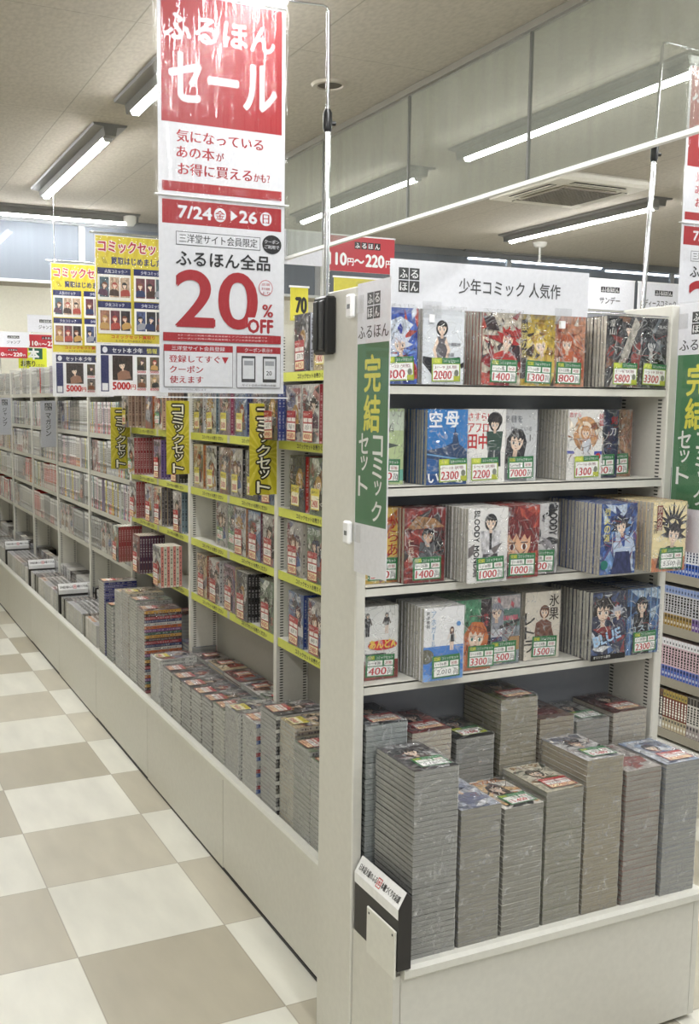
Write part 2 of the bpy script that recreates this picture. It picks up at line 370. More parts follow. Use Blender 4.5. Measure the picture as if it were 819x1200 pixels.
# smoke barriers hanging from the ceiling
def barrier_side():
    t = empty('smoke_barrier', (1.787, 2.3, 2.195), 'long wired-glass smoke barrier hanging under the ceiling, running back above the comic shelves', 'smoke barrier')
    ys = [-1.5, .42, 1.05, 1.68, 2.303, 2.932, 3.56, 4.19, 4.82, 5.45]
    for a, c in zip(ys[:-1], ys[1:]):
        b = MB(); b.box(-.003, .003, a+.004-2.3, c-.004-2.3, .006, ZC-.025-2.195, S(200, 200, 195), 'glass_side'); b.build('glass_panel', t)
    for y in ys[1:-1]:
        b = MB(); b.box(-.004, .004, y-.004-2.3, y+.004-2.3, .006, ZC-.025-2.195, S(90, 90, 84)); b.build('joint_strip', t)
    b = MB(); b.box(-.008, .008, -1.5-2.3, 5.45-2.3, -.006, .006, S(236, 236, 232)); b.build('bottom_rail', t)
barrier_side()
def barrier_back():
    t = empty('smoke_barrier', (2.0, 5.72, 2.256), 'frosted blue-grey glass smoke barrier hanging across the far end behind the ceiling lamps', 'smoke barrier')
    xs = [-2.1, -.2, 1.34, 2.83, 4.3, 5.8, 7.3]
    for a, c in zip(xs[:-1], xs[1:]):
        b = MB(); b.box(a+.012-2, c-.012-2, -.003, .003, .008, ZC-2.257, S(200, 200, 205), 'glass_back'); b.build('glass_panel', t)
    for x in xs[1:-1]:
        b = MB(); b.box(x-.018-2, x+.018-2, -.012, .012, .008, ZC-2.257, S(150, 152, 152)); b.build('mullion', t)
    b = MB(); b.box(-4.1, 5.3, -.01, .01, -.008, .008, S(196, 197, 195)); b.build('bottom_rail', t)
    b = MB(); b.box(-4.1, 5.3, -.014, .014, ZC-2.256-.045, ZC-2.257, S(120, 122, 124)); b.build('top_rail', t)
barrier_back()

# ceiling lamps
def lamp_data(L):
    p = MB()
    p.prism([(-.066, 0), (.066, 0), (.062, -.008), (.026, -.012), (.0205, -.0425), (-.0205, -.0425), (-.026, -.012), (-.062, -.008)], 'y', -L/2, L/2, S(128, 127, 124))
    d = MB(); prof = [(.0205*math.cos(a), -.034+.0205*math.sin(a)) for a in [PI+.42+(PI-.84)*k/9 for k in range(10)]]
    d.prism(prof, 'y', -L/2+.05, L/2-.05, WHITE, 'tube')
    e = MB(); e.prism([(-.014, -.02), (.014, -.02), (.0215, -.034), (.012, -.056), (-.012, -.056), (-.0215, -.034)], 'y', -.005, .005, S(200, 200, 198))
    return p.data('lamp_housing'), d.data('lamp_tube'), e.data('lamp_cap')
LD = lamp_data(1.26)
def lamp(x, y, label, rot=0, group=None):
    t = empty('ceiling_lamp', (x, y, ZC-.0005), label, 'ceiling lamp', group, (0, 0, rot))
    link('housing', LD[0], t); link('diffuser_tube', LD[1], t); link('end_cap', LD[2], t, (0, .586, 0)); link('end_cap', LD[2], t, (0, -.586, 0))
lamp(1.0, 4.40, 'short-looking tube lamp at upper left, complete with its plate, left of the sale sign')
lamp(1.0, 2.85, 'tube lamp on the ceiling half hidden behind the red top of the large sale sign')
lamp(2.41, 4.46, 'tube lamp seen through the glass barrier, the farther one just right of the left pole')
lamp(2.40, 2.90, 'tube lamp seen through the glass barrier, the nearer and longest one at upper right')
lamp(3.83, 4.49, 'tube lamp under the right-hand ceiling, below the square air conditioner')
G = 'ceiling lamps beyond the frame'
for x in (-.42, 1.0, 2.4, 3.83):
    for y in ((1.42, -.05) if x < 2.5 else (1.42,)):
        lamp(x, y, 'tube lamp on the ceiling above and behind the viewpoint', group=G)
lamp(3.83, 2.95, 'tube lamp on the ceiling above and behind the viewpoint', group=G)
lamp(.98, 5.52, 'cross-running lamp at far left, its right end above the yellow posters', PI/2)
lamp(-.30, 5.46, 'cross-running lamp at far left, cut by the left edge of the photo', PI/2)
lamp(4.55, 5.74, 'cross-running lamp at the far right, left one, above the white heading boards', PI/2)
lamp(5.82, 5.82, 'cross-running lamp at the far right, right one, ending behind the right sale sign', PI/2)
for y in (6.6, 8.2): lamp(1.0, y, 'tube lamp beyond the frosted barrier at the far end', group='lamps beyond the frosted barrier')
for x, y in ((2.4, 6.6), (2.4, 8.2), (4.2, 7.2), (6.2, 7.2), (5.6, 4.2)): lamp(x, y, 'tube lamp over the hidden aisles at the back', group='lamps over the hidden aisles')

# air conditioner cassette
def cassette():
    x0, x1, y0, y1 = 2.97, 3.51, 3.60, 4.14
    t = empty('air_conditioner', ((x0+x1)/2, (y0+y1)/2, ZC), 'square white ceiling cassette air conditioner right of the glass barrier', 'air conditioner')
    a = (x1-x0)/2; 
    b = MB(); b.bevbox(-a, a, -a, a, -.04, 0, .012, S(226, 222, 210)); b.build('fascia', t)
    b = MB(); b.bevbox(-.16, .16, -.16, .16, -.05, -.039, .006, S(168, 160, 146))
    for i in range(17):
        for j in (0, 1):
            u = -.152+i*.019
            if j: b.box(u-.003, u+.003, -.152, .152, -.053, -.049, S(120, 113, 102))
            else: b.box(-.152, .152, u-.003, u+.003, -.0525, -.049, S(120, 113, 102))
    b.build('intake_grille', t)
    for k in range(4):
        b = MB()
        b.box(-.15, .15, -.228, -.190, -.042, -.0395, S(40, 38, 36), 'dark')
        b.prism([(-.192, -.041), (-.226, -.048), (-.228, -.045), (-.194, -.038)], 'x', -.15, .15, S(214, 210, 198))
        o = b.build('louver', t); o.rotation_euler = (0, 0, k*PI/2)
    return t
cassette()
def vent():
    t = empty('ceiling_vent', (1.53, 3.01, ZC), 'small round ceiling vent beside the left pole', 'ceiling vent')
    b = MB(); n = 28
    P = lambda r, z: [(r*math.cos(2*PI*k/n), r*math.sin(2*PI*k/n), z) for k in range(n)]
    vs = P(.062, 0)+P(.056, -.008)+P(.043, -.008)+P(.040, -.002)
    fs = [(r*n+k, r*n+(k+1) % n, (r+1)*n+(k+1) % n, (r+1)*n+k) for r in range(3) for k in range(n)]
    b.mesh(vs, fs, S(176, 168, 154), 'plastic'); b.build('rim', t)
    b = MB(); b.mesh(P(.041, -.003), [tuple(range(n))], S(92, 86, 78), 'dark')
    b.build('speaker_mesh', t)
vent()
def sensor(x, y, label, r, h, stem):
    t = empty('ceiling_sensor', (x, y, ZC), label, 'ceiling sensor')
    b = MB(); b.tube([(0, 0, 0), (0, 0, -h*.7), (0, 0, -h)], [r, r*.9, r*.55], S(232, 230, 224), 'plastic', 18); b.build('base', t)
    if stem: b = MB(); b.tube([(0, 0, -h), (0, 0, -h-.075), (0, 0, -h-.09)], [.007, .007, .013], S(226, 226, 222), 'plastic', 10); b.build('stem', t)
sensor(4.19, 5.25, 'small white ceiling sensor with a stem, below the right-hand lamp', .045, .03, True)
sensor(1.56, 5.5, 'small white round ceiling detector beside the far left lamp end', .04, .06, False)

# ------------------------------------------------------------------ shelf units
def slots(b, x0, x1, y0, y1, z0, z1, pitch=.0095, h=.0034):
    z = z0
    while z < z1: b.box(x0, x1, y0, y1, z, z+h, SLOT, 'dark'); z += pitch
ST = {1: 1.630, 2: 1.397, 3: 1.168, 4: .936}
def endcap():
    t = empty('endcap_bookshelf', (1.53, 1.95, 0), 'cream steel end-of-aisle bookshelf in front, four shelves over a deep bin', 'bookshelf')
    X, Y = 1.53, 1.95
    def bb(name, *a, **k):
        b = MB(); b.box(a[0]-X, a[1]-X, a[2]-Y, a[3]-Y, *a[4:], **k); return b.build(name, t)
    def bv(name, x0, x1, y0, y1, z0, z1, r, col=PANEL):
        b = MB(); b.bevbox(x0-X, x1-X, y0-Y, y1-Y, z0, z1, r, col); return b.build(name, t)
    L = bv('side_panel', 1.067, 1.094, 1.943, 2.118, 0, 1.842, .003); Rr = bv('side_panel', 1.979, 2.006, 1.943, 2.118, 0, 1.842, .003)
    b = MB()
    for y in (1.962, 2.092): slots(b, 1.9782-X, 1.9792-X, y-Y, y+.013-Y, .6, 1.6)
    b.build('slot_strip', Rr)
    b = MB()
    for y in (1.962, 2.092): slots(b, 1.0938-X, 1.0948-X, y-Y, y+.013-Y, .6, 1.6)
    b.build('slot_strip', L)
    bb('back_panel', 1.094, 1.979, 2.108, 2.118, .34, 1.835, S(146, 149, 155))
    for k, z in ST.items():
        b = MB()
        b.box(1.0945-X, 1.9785-X, 1.951-Y, 2.108-Y, z-.004, z, PANEL)
        b.box(1.0945-X, 1.9785-X, 1.951-Y, 1.957-Y, z-.022, z-.0005, PANEL)
        b.box(1.0945-X, 1.9785-X, 1.957-Y, 1.975-Y, z-.022, z-.019, PANEL)
        b.build('shelf', t)
    # base with bin
    b = MB()
    b.box(1.0945-X, 1.9785-X, 1.76-Y, 2.108-Y, .33, .3549, CREAM2)
    b.build('bin_floor', t)
    b = MB()
    b.box(1.074-X, 1.084-X, 1.765-Y, 1.942-Y, .012, .333, PANEL)
    b.box(1.976-X, 1.986-X, 1.765-Y, 1.942-Y, .012, .333, PANEL)
    b.box(1.074-X, 1.092-X, 1.7575-Y, 1.765-Y, .012, .333, PANEL); b.box(1.968-X, 1.986-X, 1.7575-Y, 1.765-Y, .012, .333, PANEL)
    b.box(1.074-X, 1.986-X, 1.765-Y, 1.942-Y, .333, .338, PANEL)
    b.build('base_side', t)
    bv('base_front', 1.0935, 1.9665, 1.7555, 1.765, .012, .333, .002)
    b = MB(); b.prism([(1.762-Y, .333), (1.747-Y, .328), (1.742-Y, .333), (1.742-Y, .350), (1.750-Y, .3575), (1.768-Y, .3575), (1.768-Y, .338)], 'x', 1.094-X, 1.985-X, S(222, 221, 212)); b.build('bin_lip', t)
    for q in (1.074, 1.966):
        b = MB(); b.box(q-X, q+.02-X, 1.769-Y, 1.942-Y, .338, .356, PANEL); b.build('bin_rim', t)
    b = MB(); b.box(1.09-X, 1.97-X, 1.80-Y, 2.10-Y, 0, .013, BLACK); b.build('kick_and_shade', t)
endcap()

BAY = .885; Y0 = 2.125
ZLOW = [.769, 1.0, 1.212, 1.436, 1.655]; ZHI = [.735, .962, 1.175, 1.390, 1.62]
PLACE = ['nearest bay of the aisle shelving, mostly hidden behind the end unit', 'second bay of the aisle shelving, with four yellow-edged shelves in full view', 'third bay of the aisle shelving, the last one with yellow shelf edges',
         'fourth bay of the aisle shelving, first with plain grey shelf edges', 'fifth bay of the aisle shelving, right of the grey heading flag', 'sixth bay of the aisle shelving, behind the grey heading flag', 'seventh bay of the aisle shelving, next to last at the left edge', 'last bay of the aisle shelving, at the left edge of the photo']
def bay(k):
    ya = Y0+BAY*k; yb = ya+BAY; zs = ZLOW if k < 3 else ZHI
    t = empty('aisle_bookshelf', (1.4, ya, 0), 'grey steel bookshelf, '+PLACE[k], 'bookshelf')
    X, Y = 1.4, ya
    def bb(name, *a, p=t, **kk):
        b = MB(); b.box(a[0]-X, a[1]-X, a[2]-Y, a[3]-Y, *a[4:], **kk); return b.build(name, p)
    g = .0025
    zb = .0095 if k % 2 else .0145
    b = MB(); b.bevbox(1.155-X, 1.167-X, ya+g-Y, yb-g-Y, zb, .331, .0015, PANEL); b.build('base_panel', t)
    bb('kick_and_shade', 1.1565, 1.9, ya, yb, 0, .009, BLACK)  # black strip put in for the shadow line along the foot of the base panel
    b = MB(); b.prism([(1.166-X, .331), (1.152-X, .326), (1.147-X, .331), (1.147-X, .347), (1.153-X, .3545), (1.176-X, .3545), (1.176-X, .3455)], 'y', ya+.0005-Y, yb-.0005-Y, S(218, 217, 207)); b.build('bin_lip', t)
    bb('bin_floor', 1.17, 1.465, ya, yb, .335, .3449, CREAM2)
    bb('back_panel', 1.466, 1.478, ya, yb, .05, 1.83, S(160, 158, 150))  # darker than the other steel: shade of the shelf recess put into the colour
    bb('rear_side', 1.479, 1.92, ya, yb, .05, .33, CREAM2)
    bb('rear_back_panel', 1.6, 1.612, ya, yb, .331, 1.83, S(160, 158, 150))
    u = bb('upright', 1.345, 1.465, yb-.012, yb+.011, .346, 1.842, PANEL)
    b = MB(); slots(b, 1.358-X, 1.370-X, yb-.0128-Y, yb-.0115-Y, .42, 1.8); slots(b, 1.446-X, 1.458-X, yb-.0128-Y, yb-.0115-Y, .42, 1.8)
    b.build('slot_strip', u)
    for z in zs:
        s = bb('shelf', 1.352, 1.465, ya+.012, yb-.013, z, z+.03 if k < 3 else z+.026, PANEL if k < 3 else S(190, 188, 178))
        if k < 3:
            b = MB(); b.box(1.3485-X, 1.3515-X, ya+.014-Y, yb-.016-Y, z+.001, z+.030, S(208, 212, 92), 'print')
            if k < 3:
                a = Art(b, (1.3484-X, yb-.016-Y, z+.001), (0, -1, 0), (0, 0, 1))
                for q in (.14, .56):
                    a.text('コミックセットお売りください', q, .007, .015, (36, 36, 28), w=.23, bold=.05)
                a.rect(.415, 0, .44, .029, (190, 190, 176))
            b.build('price_rail', s)
    return t
for k in range(8): bay(k)

# shelving across the next aisle, seen right of the end unit
RG = [.68, .46, .24, .90]
def right_unit():
    t = empty('aisle_bookshelf', (3.13, 2.4, 0), 'dark-gapped bookshelf across the next aisle, right of the end unit', 'bookshelf')
    def bb(name, x0, x1, y0, y1, z0, z1, col):
        b = MB(); b.box(x0-3.13, x1-3.13, y0-2.4, y1-2.4, z0, z1, col); return b.build(name, t)
    for z in RG+[1.12]: bb('shelf', 3.13, 3.318, 2.4, 3.28, z-.036, z, S(150, 144, 130))
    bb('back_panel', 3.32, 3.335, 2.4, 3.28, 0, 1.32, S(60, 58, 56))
    bb('side_panel', 3.12, 3.335, 3.281, 3.30, 0, 1.35, PANEL)
    bb('side_panel', 3.12, 3.335, 2.38, 2.399, 0, 1.35, PANEL)
    bb('base_panel', 3.0, 3.318, 2.4, 3.28, 0, .19, PANEL)
right_unit()
def far_unit():
    t = empty('aisle_bookshelf', (3.85, 4.4, 0), 'tall bookshelf at the back carrying the two white heading boards', 'bookshelf')
    def bb(name, x0, x1, y0, y1, z0, z1, col):
        b = MB(); b.box(x0-3.85, x1-3.85, y0-4.4, y1-4.4, z0, z1, col); return b.build(name, t)
    bb('side_panel', 3.75, 4.95, 4.43, 4.45, 0, 2.12, S(214, 212, 204))
    bb('side_panel', 3.75, 4.95, 6.0, 6.02, 0, 2.12, S(214, 212, 204))
    bb('back_panel', 4.34, 4.36, 4.45, 6.0, .1, 2.1, PANEL)
    for z in (.35, .65, .95, 1.25, 1.55, 1.85): bb('shelf', 4.1, 4.6, 4.45, 6.0, z, z+.02, PANEL)
    bb('base_panel', 3.75, 4.95, 4.45, 6.0, .02, .3, PANEL)
far_unit()
# ------------------------------------------------------------------ comics
SKIN = (244, 218, 196)
def face(a, u, v, s, hair, skin=SKIN, style='bob', eye=(60, 50, 60), rng=random):
    """generic drawn head, s = face height, (u,v) = chin"""
    if style == 'long': a.poly([(u-.62*s, v-.75*s), (u-.66*s, v+.6*s), (u-.3*s, v+1.18*s), (u+.3*s, v+1.18*s), (u+.66*s, v+.6*s), (u+.6*s, v-.75*s)], hair)
    elif style == 'spiky':
        pts = []
        for k in range(15):
            t = PI*(-.12+1.24*k/14); r = (1.05 if k % 2 else .62)*s
            pts.append((u+r*math.cos(t), v+.5*s+r*.95*math.sin(t)))
        a.poly(pts, hair)
    else: a.ell(u, v+.55*s, .6*s, .68*s, hair)
    a.poly([(u-.14*s, v-.3*s), (u+.14*s, v-.3*s), (u+.14*s, v+.3*s), (u-.14*s, v+.3*s)], mix(skin, (150, 110, 90), .25))
    a.poly([(u, v), (u+.25*s, v+.13*s), (u+.42*s, v+.45*s), (u+.42*s, v+.8*s), (u+.2*s, v+1.0*s), (u-.2*s, v+1.0*s), (u-.42*s, v+.8*s), (u-.42*s, v+.45*s), (u-.25*s, v+.13*s)], skin)
    for q in (-1, 1):
        a.ell(u+q*.2*s, v+.42*s, .1*s, .085*s, (250, 250, 248), 10); a.ell(u+q*.2*s, v+.42*s, .06*s, .085*s, eye, 10)
        a.rect(u+q*.2*s-.12*s, v+.52*s, u+q*.2*s+.12*s, v+.55*s, mix(hair, (20, 20, 20), .5))
    a.rect(u-.07*s, v+.14*s, u+.07*s, v+.17*s, (160, 80, 76))
    a.poly([(u-.02*s, v+.25*s), (u+.05*s, v+.25*s), (u, v+.34*s)], mix(skin, (150, 90, 70), .4))
    pts = [(u-.5*s, v+.5*s), (u-.48*s, v+.95*s), (u-.2*s, v+1.2*s), (u+.2*s, v+1.2*s), (u+.48*s, v+.95*s), (u+.5*s, v+.5*s)]
    zig = [(u+.40*s, v+.72*s), (u+.30*s, v+.60*s), (u+.2*s, v+.76*s), (u+.06*s, v+.58*s), (u-.06*s, v+.78*s), (u-.2*s, v+.6*s), (u-.3*s, v+.78*s), (u-.42*s, v+.66*s)]
    a.poly(pts+zig, hair)
    for q in range(7):
        x = u+(-.42+.14*q)*s; lc = mix(hair, (250, 240, 230), .28) if q % 2 else mix(hair, (10, 8, 10), .4)
        a.poly([(x, v+(.78+.05*(q % 3))*s), (x+.05*s, v+(.78+.05*(q % 3))*s), (u+(x-u)*.5, v+1.14*s)], lc)
    if style in ('long', 'spiky'):
        for q in (-1, 1): a.poly([(u+q*.40*s, v+.95*s), (u+q*.52*s, v+.9*s), (u+q*.40*s, v+.05*s)], hair)
def bust(a, u, v, s, hair, cloth, skin=SKIN, style='bob', eye=(60, 50, 60), acc=None):
    """head and shoulders, chin at v"""
    a.turn((((u*7919+v*104729) % 1)-.5)*.55, u, v)
    if style == 'long': a.poly([(u-.62*s, v-.9*s), (u-.64*s, v+.6*s), (u+.64*s, v+.6*s), (u+.62*s, v-.9*s)], hair)
    a.poly([(u-1.05*s, v-1.6*s), (u-.95*s, v-.55*s), (u-.3*s, v-.2*s), (u+.3*s, v-.2*s), (u+.95*s, v-.55*s), (u+1.05*s, v-1.6*s)], cloth)
    if acc: a.poly([(u-.25*s, v-.2*s), (u+.25*s, v-.2*s), (u+.08*s, v-1.0*s), (u-.08*s, v-1.0*s)], acc)
    face(a, u, v, s, hair, skin, style, eye)
    a.turn()
def standing(a, u, v, s, hair, top, legs, skin=SKIN, style='bob'):
    """full small figure, feet at v, s = height"""
    for q in (-1, 1): a.poly([(u+q*.01*s, v), (u+q*.09*s, v), (u+q*.10*s, v+.5*s), (u, v+.5*s)], legs)
    a.poly([(u-.12*s, v+.42*s), (u+.12*s, v+.42*s), (u+.14*s, v+.8*s), (u-.14*s, v+.8*s)], top)
    for q in (-1, 1): a.poly([(u+q*.13*s, v+.8*s), (u+q*.24*s, v+.5*s), (u+q*.18*s, v+.47*s), (u+q*.1*s, v+.68*s)], mix(top, skin, .3))
    face(a, u, v+.82*s, .16*s, hair, skin, style)
def shards(a, w, h, cols, n, rng, lo=.1, hi=.45, y0=0, y1=1):
    for _ in range(n):
        c = rng.choice(cols); u, v = rng.uniform(0, w), rng.uniform(y0*h, y1*h); r = rng.uniform(lo, hi)*w; t = rng.uniform(0, PI)
        k = rng.choice((3, 4, 5)); asp = rng.uniform(.15, .6)
        pts = []
        for i in range(k):
            q = 2*PI*i/k; x, y = r*math.cos(q), r*asp*math.sin(q)
            pts.append((min(max(u+x*math.cos(t)-y*math.sin(t), 0), w), min(max(v+x*math.sin(t)+y*math.cos(t), 0), h)))
        a.poly(pts, c, 'art')

def strokes(a, w, h, cols, n, rng, y0=0, y1=1, th=.0011):
    for _ in range(n):
        u, v, t, L = rng.uniform(.05, .95)*w, rng.uniform(y0, y1)*h, rng.uniform(0, 2*PI), rng.uniform(.12, .4)*w; bend = rng.uniform(-1.2, 1.2); pts = []
        for k in range(5):
            pts.append((min(max(u, .002), w-.002), min(max(v, .002), h-.002))); u += L/4*math.cos(t); v += L/4*math.sin(t); t += bend/4
        c = rng.choice(cols)
        for (p, q) in zip(pts[:-1], pts[1:]):
            dx, dy = q[0]-p[0], q[1]-p[1]; l = math.hypot(dx, dy)
            if l < 1e-5: continue
            nx, ny = -dy/l*th/2, dx/l*th/2
            a.mb.face([a.P(p[0]-nx, p[1]-ny), a.P(q[0]-nx, q[1]-ny), a.P(q[0]+nx, q[1]+ny), a.P(p[0]+nx, p[1]+ny)], S(c), a.mat)
        a.up()
def detail(fn):
    """the same drawing, worked over with fine pen and highlight lines around the middle"""
    def f(a, w, h, r):
        fn(a, w, h, r); strokes(a, w, h, [(40, 34, 38), (70, 50, 50), (236, 232, 226), (150, 60, 60)], 26, r, .3, .8)
    f.__name__ = fn.__name__; return f

def card(a, u, v, w, h, kind, price, rng, tilt=0):
    big = lambda x, y, hh, ww: a.text(price, x, y, hh, (190, 30, 44), w=ww, bold=.025, shear=.08)
    if kind in ('green', 'greenink'):
        a.rect(u, v, u+w, v+h, GREEN)
        a.text('完結', u+.06*w, v+.78*h, .17*h, (232, 226, 70), w=.24*w, bold=.03); a.text('コミックセット', u+.34*w, v+.79*h, .13*h, (235, 240, 235), w=.6*w, bold=.02)
        a.rect(u+.07*w, v+.50*h, u+.58*w, v+.73*h, (244, 244, 240)); a.rect(u+.64*w, v+.50*h, u+.95*w, v+.73*h, (244, 244, 240))
        a.text('1〜%d巻' % rng.randint(8, 28), u+.12*w, v+.54*h, .15*h, (60, 52, 54), w=.4*w); a.text('状態', u+.68*w, v+.54*h, .14*h, (170, 60, 66), w=.22*w)
        a.rect(u+.07*w, v+.06*h, u+.95*w, v+.46*h, (246, 246, 243))
        if kind == 'green': big(u+.1*w, v+.09*h, .33*h, .62*w)
        else: a.text(price, u+.16*w, v+.12*h, .24*h, (50, 46, 60), w=.5*w, bold=.0, shear=.15)
        a.text('税込', u+.78*w, v+.29*h, .1*h, (50, 50, 50), w=.14*w); a.text('円', u+.78*w, v+.08*h, .19*h, (40, 40, 40), w=.15*w, bold=.02)
    elif kind == 'lime':
        a.rect(u, v, u+w, v+h, (150, 176, 40)); a.rect(u, v+.76*h, u+w, v+h, GREEN); a.rect(u, v+.76*h, u+.36*w, v+h, (178, 196, 50))
        a.text('完結', u+.05*w, v+.8*h, .16*h, (240, 240, 120), w=.26*w, bold=.03); a.text('コミックセット', u+.4*w, v+.81*h, .12*h, (235, 240, 235), w=.55*w, bold=.02)
        a.rect(u+.04*w, v+.05*h, u+.96*w, v+.73*h, (246, 246, 243))
        a.text('1〜%d 状態' % rng.randint(8, 28), u+.12*w, v+.54*h, .14*h, (130, 50, 66), w=.75*w)
        big(u+.06*w, v+.1*h, .36*h, .62*w)
        a.rect(u+.76*w, v+.05*h, u+.96*w, v+.24*h, (186, 190, 60)); a.ell(u+.86*w, v+.36*h, .08*w, .14*h, (120, 126, 110))
    elif kind == 'red':
        a.rect(u, v, u+w, v+h, (176, 34, 42))
        a.text('中古コミック', u+.06*w, v+.85*h, .09*h, (244, 238, 226), w=.5*w, bold=.02)
        a.rect(u+.05*w, v+.64*h, u+.48*w, v+.77*h, (240, 232, 226)); a.rect(u+.54*w, v+.64*h, u+.95*w, v+.77*h, (240, 232, 226))
        a.rect(u+.05*w, v+.34*h, u+.95*w, v+.59*h, (246, 244, 240)); a.text('%d0' % rng.randint(40, 240), u+.2*w, v+.39*h, .15*h, (70, 60, 66), w=.4*w, shear=.1); a.text('円', u+.74*w, v+.39*h, .14*h, (60, 50, 56), w=.13*w)
        a.rect(u+.05*w, v+.04*h, u+.95*w, v+.29*h, (246, 234, 190)); a.text(price, u+.1*w, v+.07*h, .18*h, (190, 30, 44), w=.66*w, bold=.03)
        a.text('円', u+.79*w, v+.08*h, .13*h, (176, 34, 42), w=.13*w)
    elif kind == 'yellow':
        a.rect(u, v, u+w, v+h, (226, 210, 70)); a.rect(u+.05*w, v+.05*h, u+.95*w, v+.66*h, (246, 240, 214))
        a.text('完結コミック', u+.08*w, v+.76*h, .14*h, (60, 60, 40), w=.7*w, bold=.02)
        a.text(price, u+.1*w, v+.12*h, .34*h, (190, 40, 44), w=.72*w, bold=.03)

_vol = {}
def volume(w, h, t, paper, cover, spine):
    """one paperback lying flat: cover wrapped round a page block, spine on +x, foot at y=0"""
    k = (w, h, round(t, 4), paper, cover, spine)
    if k not in _vol:
        b = MB(); c = S(cover); pg = S(paper); sp = S(spine); e = .0006; q = .0012
        b.box(-w/2+q, w/2-q, .0005, h-q, e, t-e, pg, 'pages')
        ce = S(mix(cover, mix(paper, (90, 88, 84), .25), .9))
        b.box(-w/2, w/2, 0, h, t-e, t-.0001, c, 'gloss', cols={'y-': ce}); b.box(-w/2, w/2, 0, h, .0001, e, c, 'gloss', cols={'y-': ce})
        b.prism([(w/2-q, e), (w/2-.0002, e), (w/2, t*.3), (w/2, t*.7), (w/2-.0002, t-e), (w/2-q, t-e)], 'y', 0, h, sp, 'gloss')
        # titling on the spine
        a = Art(b, (w/2+.00005, 0, t*.18), (0, 1, 0), (0, 0, 1), 'gloss')
        # U x V = +x : the print looks outwards
        dk = mix(spine, (40, 34, 40) if sum(spine) > 330 else (226, 220, 214), .5); rs = random.Random(str(k)); u = .06
        a.rect(0, 0, h*.04, t*.62, mix(spine, (236, 234, 230), .5))
        while u < .9:
            L = rs.uniform(.015, .05)
            if rs.random() < .75: a.rect(h*u, t*rs.uniform(.04, .16), h*(u+L), t*rs.uniform(.42, .58), dk)
            u += L+rs.uniform(.008, .03)
        _vol[k] = b.data('volume')
    return _vol[k]
def film(name, parent, w, h, t, mat='film'):
    b = MB(); g = .0014
    b.box(-w/2-g, w/2+g, -g*.2, h+g, .0006, t+g, S(255, 255, 255), mat, skip='b')
    return b.build(name, parent)
DETAIL = {'A1a', 'A1c', 'A1d', 'A1e', 'A1f', 'A1g', 'A2e', 'A2f', 'A2g', 'A3b', 'A3d', 'A3f', 'A4c', 'A4d', 'A4f', 'A4g', 'f'}
_cov = {}
def cover_mesh(key, fn, w, h):
    if key not in _cov:
        b = MB(); a = Art(b, (-w/2+.0004, .0004, 0), (1, 0, 0), (0, 1, 0), 'gloss', .00004); a.clip = (w-.0008, h-.0008)
        (detail(fn) if fn.__name__ in DETAIL else fn)(a, w-.0008, h-.0008, random.Random(key)); _cov[key] = b.data('front_cover')
    return _cov[key]
_card = {}
def card_mesh(kind, price, w, h):
    k = (kind, price, w, h)
    if k not in _card:
        b = MB(); b.box(-w/2, w/2, -h/2, h/2, -.0003, 0, S(240, 240, 236), 'print')
        a = Art(b, (-w/2, -h/2, 0), (1, 0, 0), (0, 1, 0), 'print', .00003)
        card(a, 0, 0, w, h, kind, price, random.Random(str(k))); _card[k] = b.data('price_card')
    return _card[k]
PAPERS = [(196, 190, 176), (188, 186, 176), (204, 200, 188), (180, 174, 160)]
LIE, UP_FRONT, UP_AISLE, LIE_AISLE = (0, 0, 0), (PI/2, 0, 0), (PI/2, 0, -PI/2), (0, 0, -PI/2)
def comic_set(loc, rot, n, t, w, h, paper, cov, spine, artkey, artfn, label, group=None, price=None, wrap=True, seed=0, jit=.0016, name='comic_set', cat='comic set', cardtilt=None):
    r = random.Random(seed)
    e = empty(name, loc, label, cat, group, rot)
    for i in range(n):
        o = link('volume', volume(w, h, t, paper, cov, spine[i % len(spine)] if isinstance(spine, list) else spine), e)
        o.location = (r.uniform(-jit, jit), r.uniform(0, jit) if rot[0] else r.uniform(-jit, jit), i*t)
        if not rot[0]: o.rotation_euler = (0, 0, r.uniform(-.006, .006))
    c = link('front_cover', cover_mesh(artkey, artfn, w, h), e, (0, 0, n*t+.0001))
    if price:
        kind, p, cw, ch, cu, cv = price
        link('price_card', card_mesh(kind, p, cw, ch), e, (cu, cv, n*t+.0030+.0006), (0, 0, r.uniform(-.05, .05) if cardtilt is None else cardtilt))
    if wrap: film('plastic_wrap', e, w, h, n*t+.0035 if price else n*t+.001, wrap if isinstance(wrap, str) else 'film')
    return e

